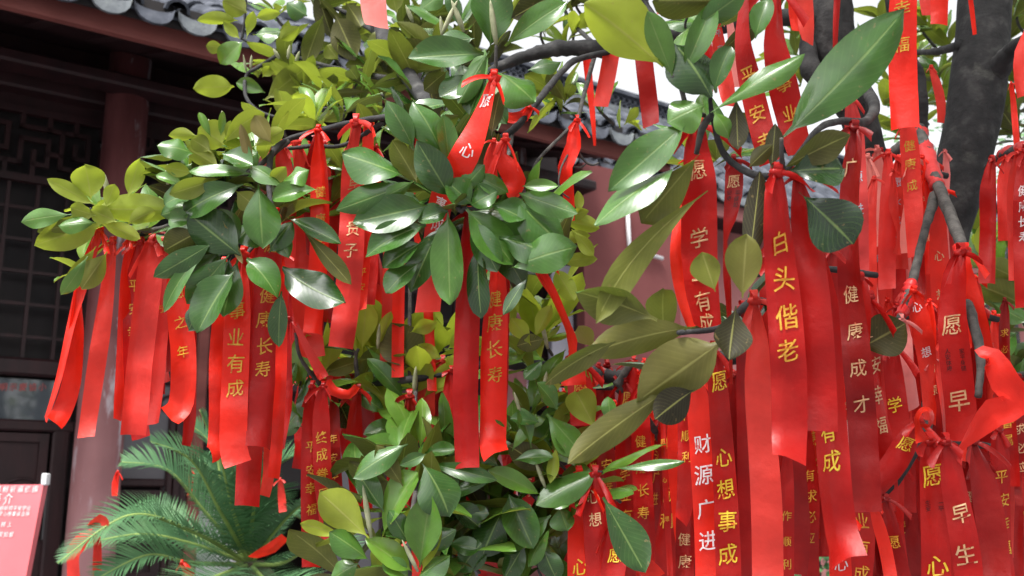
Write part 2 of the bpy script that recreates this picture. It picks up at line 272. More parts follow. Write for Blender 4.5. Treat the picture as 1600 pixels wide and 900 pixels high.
# roof: a plane of slope rising to the ridge, covered with tiles
RY = 2.2; rz = onp(480, 52, RY)[1]; RB = ZE + .125
sl = math.atan2(rz - RB, RY + .12); slen = math.hypot(rz - RB, RY + .12)
def roofm(m, parent, xa, xb, ry, zb, zr, pitch, rows, drip_mat, first, trunc=None):
    sl = math.atan2(zr - zb, ry + .12); L = math.hypot(zr - zb, ry + .12)
    V = boxV((xa, -.10, -.03), (xb, -.10, 0)); 
    c, s = math.cos(sl), math.sin(sl)
    V = [Vector(v) for v in ((xa, -.085, zb - .012), (xb, -.085, zb - .012), (xb, ry, zr - .04), (xa, ry, zr - .04))]
    obj('roof_deck', mesh('roof_deck', V + [v + Vector((0, 0, .02)) for v in V], BOXF, [M['tile']]), parent)
    tl = L / rows
    seg = 7; r0 = pitch * .30
    tv = []; tf = []
    for (yy, rr) in ((0, r0), (tl * 1.10, r0 * .86)):
        for k in (0, 1):
            for j in range(seg):
                a = math.pi * j / (seg - 1); q = rr - k * .016; tv.append(Vector((-math.cos(a) * q, yy, math.sin(a) * q)))
    for j in range(seg - 1):
        tf += [(j, j + 1, 2 * seg + j + 1, 2 * seg + j), (j, seg + j, seg + j + 1, j + 1)]
    cov = mesh('cover_tile', tv, tf, [M['tile']])
    pv = []; pf = []
    for (yy, up) in ((0, .006), (tl * 1.08, -.012)):
        for j in range(seg):
            a = math.pi * (.12 + .76 * j / (seg - 1)); pv.append(Vector((-math.cos(a) * pitch * .58, yy, up + pitch * .30 - math.sin(a) * pitch * .30)))
    for j in range(seg - 1): pf.append((j, j + 1, seg + j + 1, seg + j))
    pan = mesh('pan_tile', pv, pf, [M['tile']])
    # drip crescent
    dv = []; df = []; S = 9
    for k in (0, 1):
        for j in range(S):
            t = j / (S - 1); a = math.pi * t; xx = -math.cos(a) * pitch * .44
            dv.append(Vector((xx, -.012 + k * .022, .035 - math.sin(a) * pitch * .12))); dv.append(Vector((xx * 1.02, -.03 + k * .022, .03 - math.sin(a) ** .8 * pitch * .46)))
    for j in range(S - 1):
        a = 2 * j; b = 2 * S + a
        df += [(a, a + 2, a + 3, a + 1), (b, b + 1, b + 3, b + 2), (a, b, b + 2, a + 2), (a + 1, a + 3, b + 3, b + 1)]
    drip = mesh('drip_tile', dv, df, [drip_mat]); drip2 = mesh('drip_tile', dv, df, [M['mossy']])
    rnd = random.Random(3); x = xa + pitch / 2; rot = (sl, 0, 0); n = 0; SV = []; SF = []
    def place(nm, ms, xx, yoff, dz, parent_ok):
        nonlocal n
        jx, jz = rnd.uniform(-.008, .008), rnd.uniform(-.006, .006); ry_ = rnd.uniform(-.04, .04)
        loc = Vector((xx + jx, -.10 + yoff * c, zb + yoff * s + dz + jz))
        o = obj(nm, ms, parent); o.location = loc; o.rotation_euler = (sl + rnd.uniform(-.02, .02), ry_, rnd.uniform(-.03, .03)); n += 1
    while x < xb - pitch / 2:
        o = obj('drip_tile', drip if rnd.random() < .75 else drip2, parent); o.location = (x + rnd.uniform(-.01, .01), -.11, zb - .01 + rnd.uniform(-.008, .008)); o.rotation_euler = (rnd.uniform(-.1, .1), rnd.uniform(-.06, .06), rnd.uniform(-.05, .05))
        for r in range(rows):
            if r < first:
                place('cover_tile', cov, x + pitch / 2, r * tl, .03, True); place('pan_tile', pan, x, r * tl, .0, True)
        x += pitch
    return sl
roofm(None, hall, xs0, xs1, RY, RB, rz, PITCH, 6, M['tile'], 6)
part('eave_board', (xs0, -.07, ZE + .08), (xs1, -.05, RB + .075), M['black'])
V = [Vector((x_, y_, z_)) for x_ in (xs1 - .04, xs1) for y_, z_ in ((-.03, RB - .10), (-.03, RB - .02), (RY, rz - .05), (2 * RY + .2, RB - .04), (2 * RY + .2, RB - .20), (RY, rz - .30))]
obj('gable_board', mesh('gable_board', V, [(0, 1, 2, 5), (5, 2, 3, 4), (6, 11, 8, 7), (11, 10, 9, 8), (0, 6, 7, 1), (1, 7, 8, 2), (2, 8, 9, 3), (3, 9, 10, 4), (4, 10, 11, 5), (5, 11, 6, 0)], [M['wood']]), hall)
V = [Vector(v) for v in ((xs0, RY, rz - .06), (xs1, RY, rz - .06), (xs1, 2 * RY + .3, RB - .06), (xs0, 2 * RY + .3, RB - .06))]
obj('rear_slope', mesh('rear_slope', V + [v + Vector((0, 0, .08)) for v in V], BOXF, [M['tile']]), hall)
part('ridge_base', (xs0, RY - .10, rz - .10), (xs1, RY + .12, rz + .02), M['mossy'])
part('ridge_cap', (xs0, RY - .12, rz + .02), (xs1, RY + .14, rz + .07), M['tile'])
# beams under the eave
def band(name, ya, yb, px, c0, c1, m, xa=xs0, xb=xs1, bev=.015):
    z1 = onp(px, ya, c0)[1]; z0 = onp(px, yb, c0)[1]; return part(name, (xa, c0, z0), (xb, c1, z1), m, bev=bev)
cx = [onp(150, 750, WY - .2)[0]]
XW1 = onp(912, 420, WY - .25)[0]
BAY = 3.0
cols_x = [cx[0] - BAY, cx[0], cx[0] + BAY, cx[0] + 2 * BAY]
cols_x = [c for c in cols_x if c < XW1 - .3]
ztop = ZE + .48
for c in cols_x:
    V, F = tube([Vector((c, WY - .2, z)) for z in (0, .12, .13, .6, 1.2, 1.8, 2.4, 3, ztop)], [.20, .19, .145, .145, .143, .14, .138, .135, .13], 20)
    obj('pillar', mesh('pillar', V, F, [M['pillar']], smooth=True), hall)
part('upper_board', (xs0, WY + .1, zl1_ := onp(100, 160, WY)[1]), (XW1, WY + .15, ZE + .75), M['wood'])
band('beam', 118, 150, 100, WY - .12, WY + .1, M['wood'], xb=XW1)
band('frieze_board', 150, 186, 100, WY + .02, WY + .06, M['wood'], xb=XW1)
band('tie_beam', 92, 112, 100, WY - .45, WY - .25, M['wood'], xb=XW1)
# upper lattice with fret bars
zl1 = onp(100, 188, WY)[1]; zl0 = onp(100, 282, WY)[1]; hz = zl1 - zl0; un = hz / 5
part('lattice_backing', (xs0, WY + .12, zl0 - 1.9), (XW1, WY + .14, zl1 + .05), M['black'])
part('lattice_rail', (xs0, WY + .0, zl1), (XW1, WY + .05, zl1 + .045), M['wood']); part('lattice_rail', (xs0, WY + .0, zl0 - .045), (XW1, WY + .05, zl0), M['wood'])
fret = [(0, 1, 3, 1), (0, 1, 0, 4), (0, 4, 2, 4), (2, 4, 2, 2), (1, 2, 2, 2), (1, 2, 1, 3), (3, 1, 3, 3), (3, 3, 5, 3), (5, 3, 5, 1), (4, 1, 5, 1), (4, 0, 4, 2), (2, 0, 2, 1), (5, 2, 6, 2), (3, 4, 6, 4), (3, 4, 3, 5), (1, 4, 1, 5), (5, 4, 5, 5), (1, 0, 1, 1)]
x0 = cx[0] + .15 - 6 * un * 6
while x0 < cx[0] + 2.9:
    for (a, b, c_, d_) in fret:
        h = .014; part('fret_bar', (x0 + a * un - h, WY + .012, zl0 + b * un - h), (x0 + c_ * un + h, WY + .04, zl0 + d_ * un + h), M['fascia'] if False else M['wood'])
    x0 += 6 * un
# lower lattice, plain grid, very dark
zg0 = onp(60, 560, WY)[1]
x0 = xs0
while x0 < XW1:
    part('lattice_bar', (x0, WY + .02, zg0), (x0 + .022, WY + .045, zl0 - .05), M['wood']); x0 += .17
z = zg0 + .12
while z < zl0 - .1:
    part('lattice_bar', (xs0, WY + .024, z), (XW1, WY + .041, z + .02), M['wood']); z += .2
band('mid_rail', 560, 588, 60, WY - .02, WY + .07, M['wood'], xb=XW1)
# leaf panels: left bay window and carved boards
def facade(name, pa, pb, c0, c1, m, bev=.012, parent=None):
    xa, z1 = onp(pa[0], pa[1], c0); xb, z0 = onp(pb[0], pb[1], c0)
    return part(name, (xa, c0, z0), (xb, c1, z1), m, bev=bev, parent=parent), (xa, xb, z0, z1)
zs1 = onp(50, 592, WY)[1]; zs0 = onp(50, 656, WY)[1]
xl = onp(86, 640, WY)[0]
part('window_pane', (xs0, WY + .03, zs0), (xl, WY + .04, zs1), M['glass'])
part('sill_rail', (xs0, WY - .02, zs0 - .07), (xl + .12, WY + .06, zs0), M['wood'], bev=.012)
part('window_post', (xl, WY - .015, 0), (xl + .10, WY + .065, zs1 + .02), M['wood'], bev=.012)
def carved(xa, xb, z0, z1, y):
    o = part('panel', (xa, y, z0), (xb, y + .03, z1), M['wood'])
    fr = .05
    for (a, b, c_, d_) in ((xa, xb, z1 - fr, z1), (xa, xb, z0, z0 + fr), (xa, xa + fr, z0 + fr, z1 - fr), (xb - fr, xb, z0 + fr, z1 - fr)):
        p = part('panel_frame', (a, y - .02, c_), (b, y - .001, d_), M['wood'], parent=o)
    # carved scrolls
    k = 0; rnd = random.Random(int(xa * 100))
    for i in range(7):
        cxx = rnd.uniform(xa + .12, xb - .12); czz = rnd.uniform(z0 + .12, z1 - .12); r = rnd.uniform(.04, .09); path = []
        for j in range(14):
            a = j * .55; q = r * (1 - j / 18); path.append(Vector((cxx + math.cos(a) * q * 1.5, y - .004, czz + math.sin(a) * q)))
        V, F = tube(path, [.009] * 14, 5); obj('carved_scroll', mesh('carved_scroll', V, F, [M['wood']], smooth=True), o)
    return o
zp = onp(50, 672, WY)[1]
xm = xl - .86
carved(xm, xl - .02, zp - .62, zp - .02, WY + .01); carved(xm - .9, xm - .03, zp - .62, zp - .02, WY + .01)
part('lower_board', (xs0, WY + .03, 0), (xl, WY + .05, zp - .64), M['wood'])
# right of the first pillar: grey pane over a carved panel, door post, dark opening
xa = onp(184, 700, WY)[0]; xb = onp(262, 700, WY)[0]; z1 = onp(220, 545, WY)[1]; z0 = onp(220, 748, WY)[1]; xc = onp(316, 700, WY)[0]
part('grey_pane', (cx[0] + .1, WY + .02, z0), (xb, WY + .03, z1), M['greyp'])
part('pane_rail', (cx[0] + .1, WY - .01, z0 - .05), (xb, WY + .05, z0), M['wood'], bev=.01)
carved(cx[0] + .12, xb - .01, z0 - .62, z0 - .07, WY + .01)
carved(xb + .05, xc - .09, z0 - .3, z1 - .08, WY + .012); carved(xb + .05, xc - .09, z0 - .95, z0 - .33, WY + .012)
part('door_post', (xc - .08, WY - .03, 0), (xc, WY + .09, z1 + .3), M['fascia'], bev=.012)
part('door_stile', (xb, WY - .01, 0), (xb + .045, WY + .06, z1 + .1), M['wood'], bev=.01)
# room behind the opening
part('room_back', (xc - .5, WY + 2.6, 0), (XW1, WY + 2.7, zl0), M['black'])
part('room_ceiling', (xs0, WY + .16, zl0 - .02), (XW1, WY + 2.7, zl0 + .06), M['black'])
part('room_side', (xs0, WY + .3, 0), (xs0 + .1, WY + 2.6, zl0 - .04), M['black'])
x = xc + .9
while x < XW1 - .6:
    part('door_leaf', (x, WY + .03, 0), (x + .5, WY + .07, zg0 - .03), M['wood'], bev=.012)
    part('door_pane', (x + .09, WY + .012, 1.0), (x + .41, WY + .028, zg0 - .15), M['greyp'])
    x += .56 if rng.random() < .7 else 1.1
# end: grey board, dark post and red plaster wall with white conduit
xg0, _ = onp(862, 480, WY - .1); xg1, zg1 = onp(905, 420, WY - .1)
part('grey_board', (xg0, WY - .1, 0), (xg1, WY - .05, onp(885, 415, WY - .1)[1]), M['lav'])
part('corner_post', (xg1 + .005, WY - .16, 0), (XW1, WY + .02, ztop), M['wood'], bev=.015)
XE = onp(1060, 400, WY - .25)[0]
part('end_wall', (XW1 + .003, WY - .25, 0), (XE, WY - .05, ztop), M['rwall'])
pp = [onp(980, 318, WY - .28), onp(983, 384, WY - .28), onp(988, 390, WY - .28), onp(1035, 404, WY - .28)]
V, F = tube([Vector((a, WY - .28, b)) for a, b in pp], [.018] * 4, 8); obj('conduit', mesh('conduit', V, F, [M['pipe']], smooth=True), hall)
# window writing (red, half legible)
def wall_text(chars, px0, px1, py, size, c, m, name, parent, colm, mw=None):
    V = []; F = []
    for i, ch in enumerate(chars):
        xx, zz = onp(px0 + (px1 - px0) * (i / max(1, len(chars) - 1)), py, c); gv, gf, flip = glyph(ch); k = len(V)
        V += [Vector((xx + a * size, c - .004, zz + b * size)) for a, b in gv]; F += [tuple(k + j for j in (f if not flip else f[::-1])) for f in gf]
    return obj(name, mesh(name, V, F, [colm]), parent)
wall_text('明示慶協小', 5, 66, 605, .05, WY + .028, None, 'window_lettering', hall, M['redp'])
# white board standing in the doorway
wx, wz = onp(345, 705, WY + .5); 
wb = hall_empty('white_board', HM, 'white upright board in the dark doorway behind the sago palm', 'board')
part('board', (wx - .14, WY + .5, .35), (wx + .16, WY + .53, wz), M['white'], parent=wb, bev=.006); part('foot', (wx - .12, WY + .45, 0), (wx - .08, WY + .58, .345), M['white'], parent=wb); part('foot', (wx + .1, WY + .45, 0), (wx + .14, WY + .58, .345), M['white'], parent=wb)

# ------------------------------------------------------------------ second, lower hall beyond
F0 = P(1136, 340, 10.5); O2 = Vector((F0.x, F0.y, 0)); HM2 = Matrix(((EX.x, NX.x, 0, O2.x), (EX.y, NX.y, 0, O2.y), (0, 0, 1, 0), (0, 0, 0, 1)))
hall2 = hall_empty('side_hall', HM2, 'low pink-walled hall with grey tiled eave seen far behind the ribbons', 'building')
Z2 = F0.z
part('fascia', (onp(820, 200, 0, O2)[0], 0, Z2), (9, .05, Z2 + .17), M['pwall'], parent=hall2)
X2 = onp(820, 200, 0, O2)[0]; R2 = 1.7; rz2 = onp(980, 181, R2, O2)[1]; zr2 = onp(980, 149, R2, O2)[1]
roofm(None, hall2, X2, 9, R2, Z2 + .20, rz2, .25, 5, M['tile'], 5)
part('eave_board', (X2, -.07, Z2 + .12), (9, -.05, Z2 + .26), M['black'], parent=hall2)
part('ridge_base', (X2, R2 - .12, rz2 - .12), (9, R2 + .12, rz2 + .03), M['mossy'], parent=hall2)
part('ridge_cap', (X2, R2 - .10, zr2 - .05), (9, R2 + .10, zr2), M['tile'], parent=hall2)
part('ridge_back', (X2, R2 + .08, rz2 + .032), (9, R2 + .10, zr2 - .052), M['black'], parent=hall2)
rr = (zr2 - rz2 - .085) / 4.05
rv, rf = [], []; S = 10
for k, (ro, yy) in enumerate(((rr, -.06), (rr * .74, -.06), (rr, .06), (rr * .74, .06))):
    for j in range(S): a = 2 * math.pi * j / S; rv.append(Vector((math.cos(a) * ro, yy, math.sin(a) * ro)))
for j in range(S):
    k = (j + 1) % S; rf += [(j, k, S + k, S + j), (S + j, S + k, 3 * S + k, 3 * S + j), (j, 2 * S + j, 2 * S + k, k)]
ring = mesh('ridge_ring', rv, rf, [M['tile']]); xe = onp(1180, 200, R2, O2)[0]
for row in range(2):
    x = X2 + rr + (row % 2) * rr
    while x < xe:
        o = obj('ridge_ring', ring, hall2); o.location = (x, R2, rz2 + .033 + rr + row * rr * 2.0); x += rr * 2.02
part('wall', (X2 + .1, .8, 0), (9, 1.0, Z2 + .3), M['pwall'], parent=hall2)
part('soffit', (X2, .05, Z2 + .16), (9, .8, Z2 + .2), M['wood'], parent=hall2)
V, F = tube([Vector((-1.2, .76, z)) for z in (0, 1, Z2 + .1)], [.03] * 3, 8); obj('downpipe', mesh('downpipe', V, F, [M['pipe']], smooth=True), hall2)

# ------------------------------------------------------------------ red notice board beside the hall
SB = P(20, 830, 4.4); sg = empty('notice_board', (SB.x, SB.y, 0), 'tilted pink-red notice board with white and yellow writing beside the palm', 'notice board')
ang = R(-12); sx = Vector((math.cos(ang), math.sin(ang), 0)); sn = Vector((-math.sin(ang), math.cos(ang), 0)); lean = Vector((0.02, 0, 1)).normalized(); su = (lean + sn * .08 + sx * .03).normalized()
tr_ = P(68, 757, 4.4); sw_, sh_ = .62, .95
def sp(u, v, o=0): return tr_ - sx * u - su * v - sn * o     # u from the top edge's end, v down
V = [sp(sw_, sh_, 0), sp(0, sh_, 0), sp(0, sh_, -.03), sp(sw_, sh_, -.03), sp(sw_, 0, 0), sp(0, 0, 0), sp(0, 0, -.03), sp(sw_, 0, -.03)]
wobj('board', mesh('board', V, BOXF, [M['sign']]), sg)
for u in (.06, sw_ - .06):
    a = sp(u, sh_ * .5, -.05); V, F = tube([a, Vector((a.x, a.y, 0))], [.015, .015], 8); wobj('stand_leg', mesh('stand_leg', V, F, [M['wood']]), sg)
V, F = bevbox((-.012, -.02, -.025), (.012, .02, .025), .004); V = [v + sp(-.006, -.022, 0) for v in V]; wobj('clip', mesh('clip', V, F, [M['pipe']]), sg)
V = [sp(.30, .42, .004), sp(.17, .42, .004), sp(.17, .30, .004), sp(.30, .30, .004)]; wobj('pale_sticker', mesh('pale_sticker', V, [(0, 1, 2, 3)], [M['lav']]), sg)
def sign_text(chars, u0, v, size, mt, stepu):
    V = []; F = []
    for i, ch in enumerate(chars):
        gv, gf, fl = glyph(ch); k = len(V); V += [sp(u0 - i * stepu - a * size, v - b * size, .004) for a, b in gv]; F += [tuple(k + j for j in (f if not fl else f[::-1])) for f in gf]
    wobj('lettering', mesh('lettering', V, F, [mt]), sg)
sign_text('许愿树祈福红绸', .25, .02, .03, M['wht'], .036); sign_text('简介', .215, .062, .05, M['wht'], .058)
sign_text('许愿红绸祈福平安学业', .245, .10, .021, M['wht'], .022); sign_text('一帆风顺心想事成吉祥', .245, .124, .021, M['wht'], .022)
sign_text('请于树上', .215, .168, .024, M['wht'], .03); sign_text('福', .245, .21, .03, M['yel'], .03); sign_text('平安如意', .185, .21, .024, M['wht'], .026); sign_text('祝愿', .215, .255, .026, M['wht'], .03)

# ------------------------------------------------------------------ sago palm
PC = P(390, 885, 3.9); palm = empty('sago_palm', (PC.x, PC.y, 0), 'sago palm with arching feathery green fronds below the ribbons', 'palm')
V, F = tube([Vector((PC.x, PC.y, z)) for z in (0, .3, .6, .9, PC.z - .25, PC.z - .1, PC.z + .02)], [.22, .2, .19, .19, .18, .17, .05], 14, lump=.25); wobj('trunk', mesh('trunk', V, F, [M['palmtrunk']]), palm)
def frond(pts, ll, seed, n=70):
    rnd = random.Random(seed); pp = catmull(pts, 12); path = [P(*p) for p in pp]; V = []; F = []; n0 = len(path)
    rv, rf = tube(path, [.010 * (1 - .8 * i / n0) for i in range(n0)], 5)
    o = wobj('frond', mesh('frond', rv, rf, [M['rachis']], smooth=True), palm)
    for i in range(n):
        t = .12 + .87 * i / n; f = t * (n0 - 1); k = min(int(f), n0 - 2); p = path[k].lerp(path[k + 1], f - k); tg = (path[k + 1] - path[k]).normalized()
        up = Vector((0, 0, 1)) - tg * tg.z
        if up.length < .3: up = (CAM - p) - tg * tg.dot(CAM - p)
        up.normalize(); tcam = (CAM - p).normalized(); up = up * .75 + tcam * .5; up = (up - tg * tg.dot(up)).normalized(); sd = tg.cross(up); L = ll * .92 * (math.sin(math.pi * min(1, .12 + t * .92)) ** .6 + .12)
        for s in (-1, 1):
            dr = (sd * s * .9 + up * .38 + tg * (.45 + .6 * t)).normalized(); dr = (dr + Vector((rnd.uniform(-.06, .06) for _ in range(3)))).normalized()
            wv = tg * .0042; q1 = p + dr * L * .55 + Vector((0, 0, .0)); q2 = p + dr * L - Vector((0, 0, L * .10)); k0 = len(V)
            V += [p - wv, p + wv, q1 + wv * .9, q1 - wv * .9, q2]; F += [(k0, k0 + 1, k0 + 2, k0 + 3), (k0 + 3, k0 + 2, k0 + 4)]
    l = obj('leaflets', mesh('leaflets', V, F, [M['frond']]), o); tag(l, kind='stuff')
C_ = (392, 882, 3.9)
fr = [([C_, (345, 800, 3.7), (300, 720, 3.6), (235, 690, 3.5)], .15), ([C_, (365, 800, 3.8), (345, 720, 3.75), (312, 640, 3.7)], .16), ([C_, (395, 810, 3.8), (408, 750, 3.75), (442, 690, 3.7)], .16), ([C_, (378, 810, 3.9), (366, 745, 3.9), (350, 690, 3.9)], .15), ([C_, (320, 800, 3.85), (262, 735, 3.8), (190, 722, 3.75)], .17), ([C_, (300, 830, 3.6), (200, 806, 3.4), (90, 880, 3.25)], .14), ([C_, (300, 850, 3.8), (220, 835, 3.7), (130, 850, 3.6)], .17),
      ([C_, (345, 790, 4.05), (325, 730, 4.2), (290, 725, 4.3)], .15), ([C_, (352, 790, 3.95), (336, 705, 4.0), (300, 665, 4.0)], .17), ([C_, (400, 800, 3.95), (420, 740, 3.95), (480, 700, 3.9)], .18),
      ([C_, (430, 830, 3.8), (470, 790, 3.7), (520, 770, 3.6)], .17), ([C_, (300, 880, 3.6), (230, 868, 3.45), (150, 905, 3.3)], .17), ([C_, (440, 880, 3.6), (500, 850, 3.5), (560, 870, 3.4)], .16),
      ([C_, (370, 790, 4.1), (372, 720, 4.3), (380, 690, 4.4)], .15), ([C_, (340, 900, 3.5), (300, 920, 3.3), (250, 960, 3.2)], .16), ([C_, (420, 910, 3.5), (460, 920, 3.3), (500, 960, 3.2)], .16), ([C_, (290, 830, 4.1), (230, 800, 4.2), (170, 815, 4.3)], .15),
      ([C_, (410, 830, 4.1), (440, 800, 4.3), (470, 810, 4.4)], .14)]
for i, (p, l) in enumerate(fr): frond(p, l, i)

# ------------------------------------------------------------------ shrub seen through the gap low among the ribbons
def shrub(px, py, d, rad, n, label, seed):
    c = P(px, py, d); rnd = random.Random(seed); s = empty('green_shrub', (c.x, c.y, 0), label, 'shrub'); V = []; F = []
    for i in range(n):
        q = Vector((rnd.gauss(0, 1), rnd.gauss(0, 1), rnd.gauss(0, 1))).normalized() * rad * rnd.random() ** .4 * (1 + .25 * rnd.random()); p = c + q
        a = Vector((rnd.gauss(0, 1) for _ in range(3))).normalized() * .05; b = a.orthogonal().normalized() * .018; k = len(V)
        V += [p, p + a * .5 + b, p + a, p + a * .5 - b]; F.append((k, k + 1, k + 2, k + 3))
    tag(wobj('foliage', mesh('foliage', V, F, [M['shrub']]), s), kind='stuff')
    for i in range(4):
        V, F = tube([Vector((c.x + (i - 1.5) * .05, c.y, 0)), c + Vector(((i - 1.5) * .2, 0, .1))], [.02, .008], 6); wobj('stem', mesh('stem', V, F, [M['bark']]), s)
shrub(1250, 850, 5.2, .55, 2600, 'green leafy shrub glimpsed through a gap between the lower ribbons', 5)
shrub(1590, 330, 6.5, .9, 3000, 'tall green shrub behind the ribbons at the far edge beyond the trunk', 6)
# ------------------------------------------------------------------ magnolia tree
TB = P(1488, 900, 2.55)
tree = empty('magnolia_tree', (TB.x, TB.y, 0), 'large evergreen magnolia with glossy leaves and branches hung with red ribbons', 'tree')
def branch(pts, name='branch', m='twig', seg=8, lump=.25):
    """pts: (px, py, depth, radius in px)"""
    pp = catmull(pts, 6); path = [P(p[0], p[1], p[2]) for p in pp]; rad = [max(.0008, p[3] * p[2] / FPX) for p in pp]
    V, F = tube(path, rad, seg, lump=lump, seed=len(pts)); return wobj(name, mesh(name, V, F, [M[m]], smooth=True), tree)
# trunks
b0 = P(1488, 900, 2.55)
def wpx(z):   # trunk foot below the frame
    return Vector((b0.x, b0.y, z))
pth = [Vector((b0.x - .02, b0.y, -.05)), Vector((b0.x, b0.y, .35)), Vector((b0.x, b0.y + .01, .8)), b0, P(1480, 760, 2.52), P(1470, 620, 2.5), P(1468, 480, 2.45), P(1477, 380, 2.42), P(1499, 280, 2.4), P(1521, 180, 2.4), P(1533, 80, 2.42), P(1540, -20, 2.45), P(1540, -140, 2.5), P(1550, -300, 2.6)]
rad = [.16, .12, .105, .095, .09, .078, .050, .050, .058, .063, .062, .060, .055, .04]
pp = catmull([(*p, r) for p, r in zip(pth, rad)], 5); V, F = tube([Vector(p[:3]) for p in pp], [p[3] for p in pp], 24, lump=.06)
wobj('trunk', mesh('trunk', V, F, [M['bark']], smooth=True), tree)
branch([(1478, 640, 2.5, 26), (1455, 520, 2.45, 24), (1440, 420, 2.4, 22), (1410, 330, 2.3, 24), (1358, 240, 2.25, 26), (1335, 160, 2.25, 28), (1308, 90, 2.25, 34), (1297, 20, 2.25, 34), (1290, -80, 2.3, 30), (1260, -250, 2.5, 20)], 'limb', 'bark', 18, .12)
branch([(1335, 175, 2.25, 22), (1300, 140, 2.2, 18), (1268, 110, 2.2, 16), (1262, 60, 2.25, 13), (1268, -20, 2.3, 12)], 'limb', 'bark', 14)
branch([(1298, 30, 2.25, 16), (1200, 28, 2.22, 12), (1100, 46, 2.2, 12), (1040, 56, 2.2, 12), (980, 72, 2.2, 14), (920, 76, 2.2, 14), (870, 76, 2.2, 12), (828, 86, 2.2, 10), (790, 100, 2.15, 8), (720, 140, 2.1, 6), (690, 200, 2.05, 5)], 'limb', 'bark', 12)
branch([(970, 78, 2.2, 5), (905, 92, 2.05, 5), (878, 112, 1.95, 5), (845, 152, 1.85, 6), (815, 190, 1.8, 6), (785, 215, 1.78, 6), (750, 231, 1.78, 5), (690, 215, 1.82, 6), (620, 184, 1.9, 5), (560, 190, 1.92, 5), (500, 204, 1.93, 4.5), (450, 218, 1.92, 4.5), (426, 238, 1.88, 4.5), (420, 270, 1.84, 4.5), (422, 310, 1.82, 4), (432, 345, 1.78, 3.5)], 'branch', 'bark', 10)
branch([(450, 220, 1.92, 5), (400, 262, 1.88, 4), (340, 300, 1.86, 4), (280, 345, 1.86, 4), (230, 360, 1.87, 4), (190, 350, 1.87, 3), (160, 345, 1.86, 3), (140, 325, 1.85, 2)])
branch([(600, 190, 1.92, 5), (540, 226, 1.95, 3.5), (490, 228, 1.97, 3.5), (450, 232, 1.96, 3), (420, 230, 1.95, 3)], 'branch', 'bark')
branch([(700, 214, 1.82, 5), (720, 270, 1.7, 5), (715, 318, 1.62, 5), (722, 330, 1.6, 4)])
branch([(800, 205, 1.8, 4), (790, 260, 1.7, 3.5), (760, 320, 1.62, 3.5), (722, 325, 1.6, 3)])
branch([(432, 345, 1.8, 4), (400, 380, 1.76, 3.5), (378, 405, 1.73, 3)])
branch([(775, 200, 1.8, 4), (776, 150, 1.75, 3.5), (775, 110, 1.74, 3), (775, 70, 1.73, 2.5)])
branch([(930, 82, 2.2, 4), (912, 150, 2.0, 3.5), (902, 186, 1.9, 3.2), (885, 205, 1.85, 3), (845, 245, 1.8, 2.5), (832, 268, 1.78, 2), (832, 292, 1.76, 1.8)])
branch([(902, 186, 1.9, 2), (892, 230, 1.85, 1.8), (876, 265, 1.82, 1.6), (874, 295, 1.8, 1.5), (890, 310, 1.8, 1.2)])
branch([(902, 232, 1.85, 1.2), (912, 250, 1.85, 1.8), (925, 258, 1.85, 1.8), (936, 254, 1.85, 1)]); branch([(892, 258, 1.85, 1.2), (905, 262, 1.85, 1.6), (916, 256, 1.85, 1.2)])
# lower back branches that carry the curtain of ribbons
branch([(1470, 600, 2.5, 20), (1380, 610, 2.4, 16), (1250, 560, 2.3, 14), (1120, 560, 2.25, 13), (1000, 590, 2.2, 12), (900, 578, 2.15, 10), (830, 572, 2.1, 9), (760, 570, 2.05, 7), (660, 590, 2.0, 6), (570, 600, 2.0, 5), (500, 600, 1.98, 4)], 'limb', 'bark', 12)
branch([(1120, 560, 2.25, 8), (1060, 640, 2.2, 7), (980, 690, 2.1, 6), (905, 715, 2.0, 5), (820, 740, 1.9, 5), (720, 745, 1.8, 4), (665, 715, 1.75, 3)], 'branch', 'bark')
branch([(1400, 600, 2.4, 10), (1330, 560, 2.1, 8), (1250, 500, 1.75, 7), (1180, 470, 1.5, 6), (1130, 510, 1.32, 5), (1060, 520, 1.24, 4)], 'branch', 'bark')
branch([(963, 604, 2.0, 7), (985, 570, 2.0, 5), (995, 560, 2.0, 3)], 'twig'); branch([(1040, 700, 2.2, 6), (1000, 640, 2.05, 6), (963, 604, 2.0, 7)], 'branch')
branch([(665, 716, 1.75, 4), (652, 760, 1.7, 4), (640, 830, 1.62, 4), (640, 900, 1.58, 4)]); branch([(800, 740, 1.9, 4), (830, 770, 1.75, 4), (850, 790, 1.7, 3)])
branch([(850, 745, 1.9, 4), (900, 745, 1.78, 4), (940, 738, 1.72, 3)]); branch([(560, 600, 2, 4), (556, 560, 2, 3), (560, 545, 2, 2.5)]); branch([(500, 600, 1.98, 4), (470, 560, 1.95, 3), (462, 520, 1.95, 2.5)]); branch([(650, 592, 2, 4), (648, 640, 1.95, 3), (645, 660, 1.93, 2)])
branch([(640, 595, 2.0, 3), (640, 500, 2.1, 3), (641, 440, 2.2, 3)])
# near branch on the right
branch([(1345, 130, 2.2, 10), (1366, 165, 1.9, 9), (1352, 190, 1.65, 7), (1310, 190, 1.45, 6), (1275, 205, 1.33, 5), (1225, 268, 1.28, 5), (1175, 272, 1.3, 6), (1130, 238, 1.32, 5), (1112, 175, 1.3, 4), (1110, 150, 1.28, 3)], 'branch', 'bark', 10)
branch([(1100, 180, 1.31, 4), (1075, 172, 1.28, 4), (1062, 130, 1.27, 4), (1050, 118, 1.26, 3)]); branch([(1112, 180, 1.3, 5), (1098, 200, 1.31, 6), (1088, 240, 1.33, 4)])
branch([(1225, 268, 1.28, 4), (1222, 250, 1.24, 4), (1221, 216, 1.22, 3)])
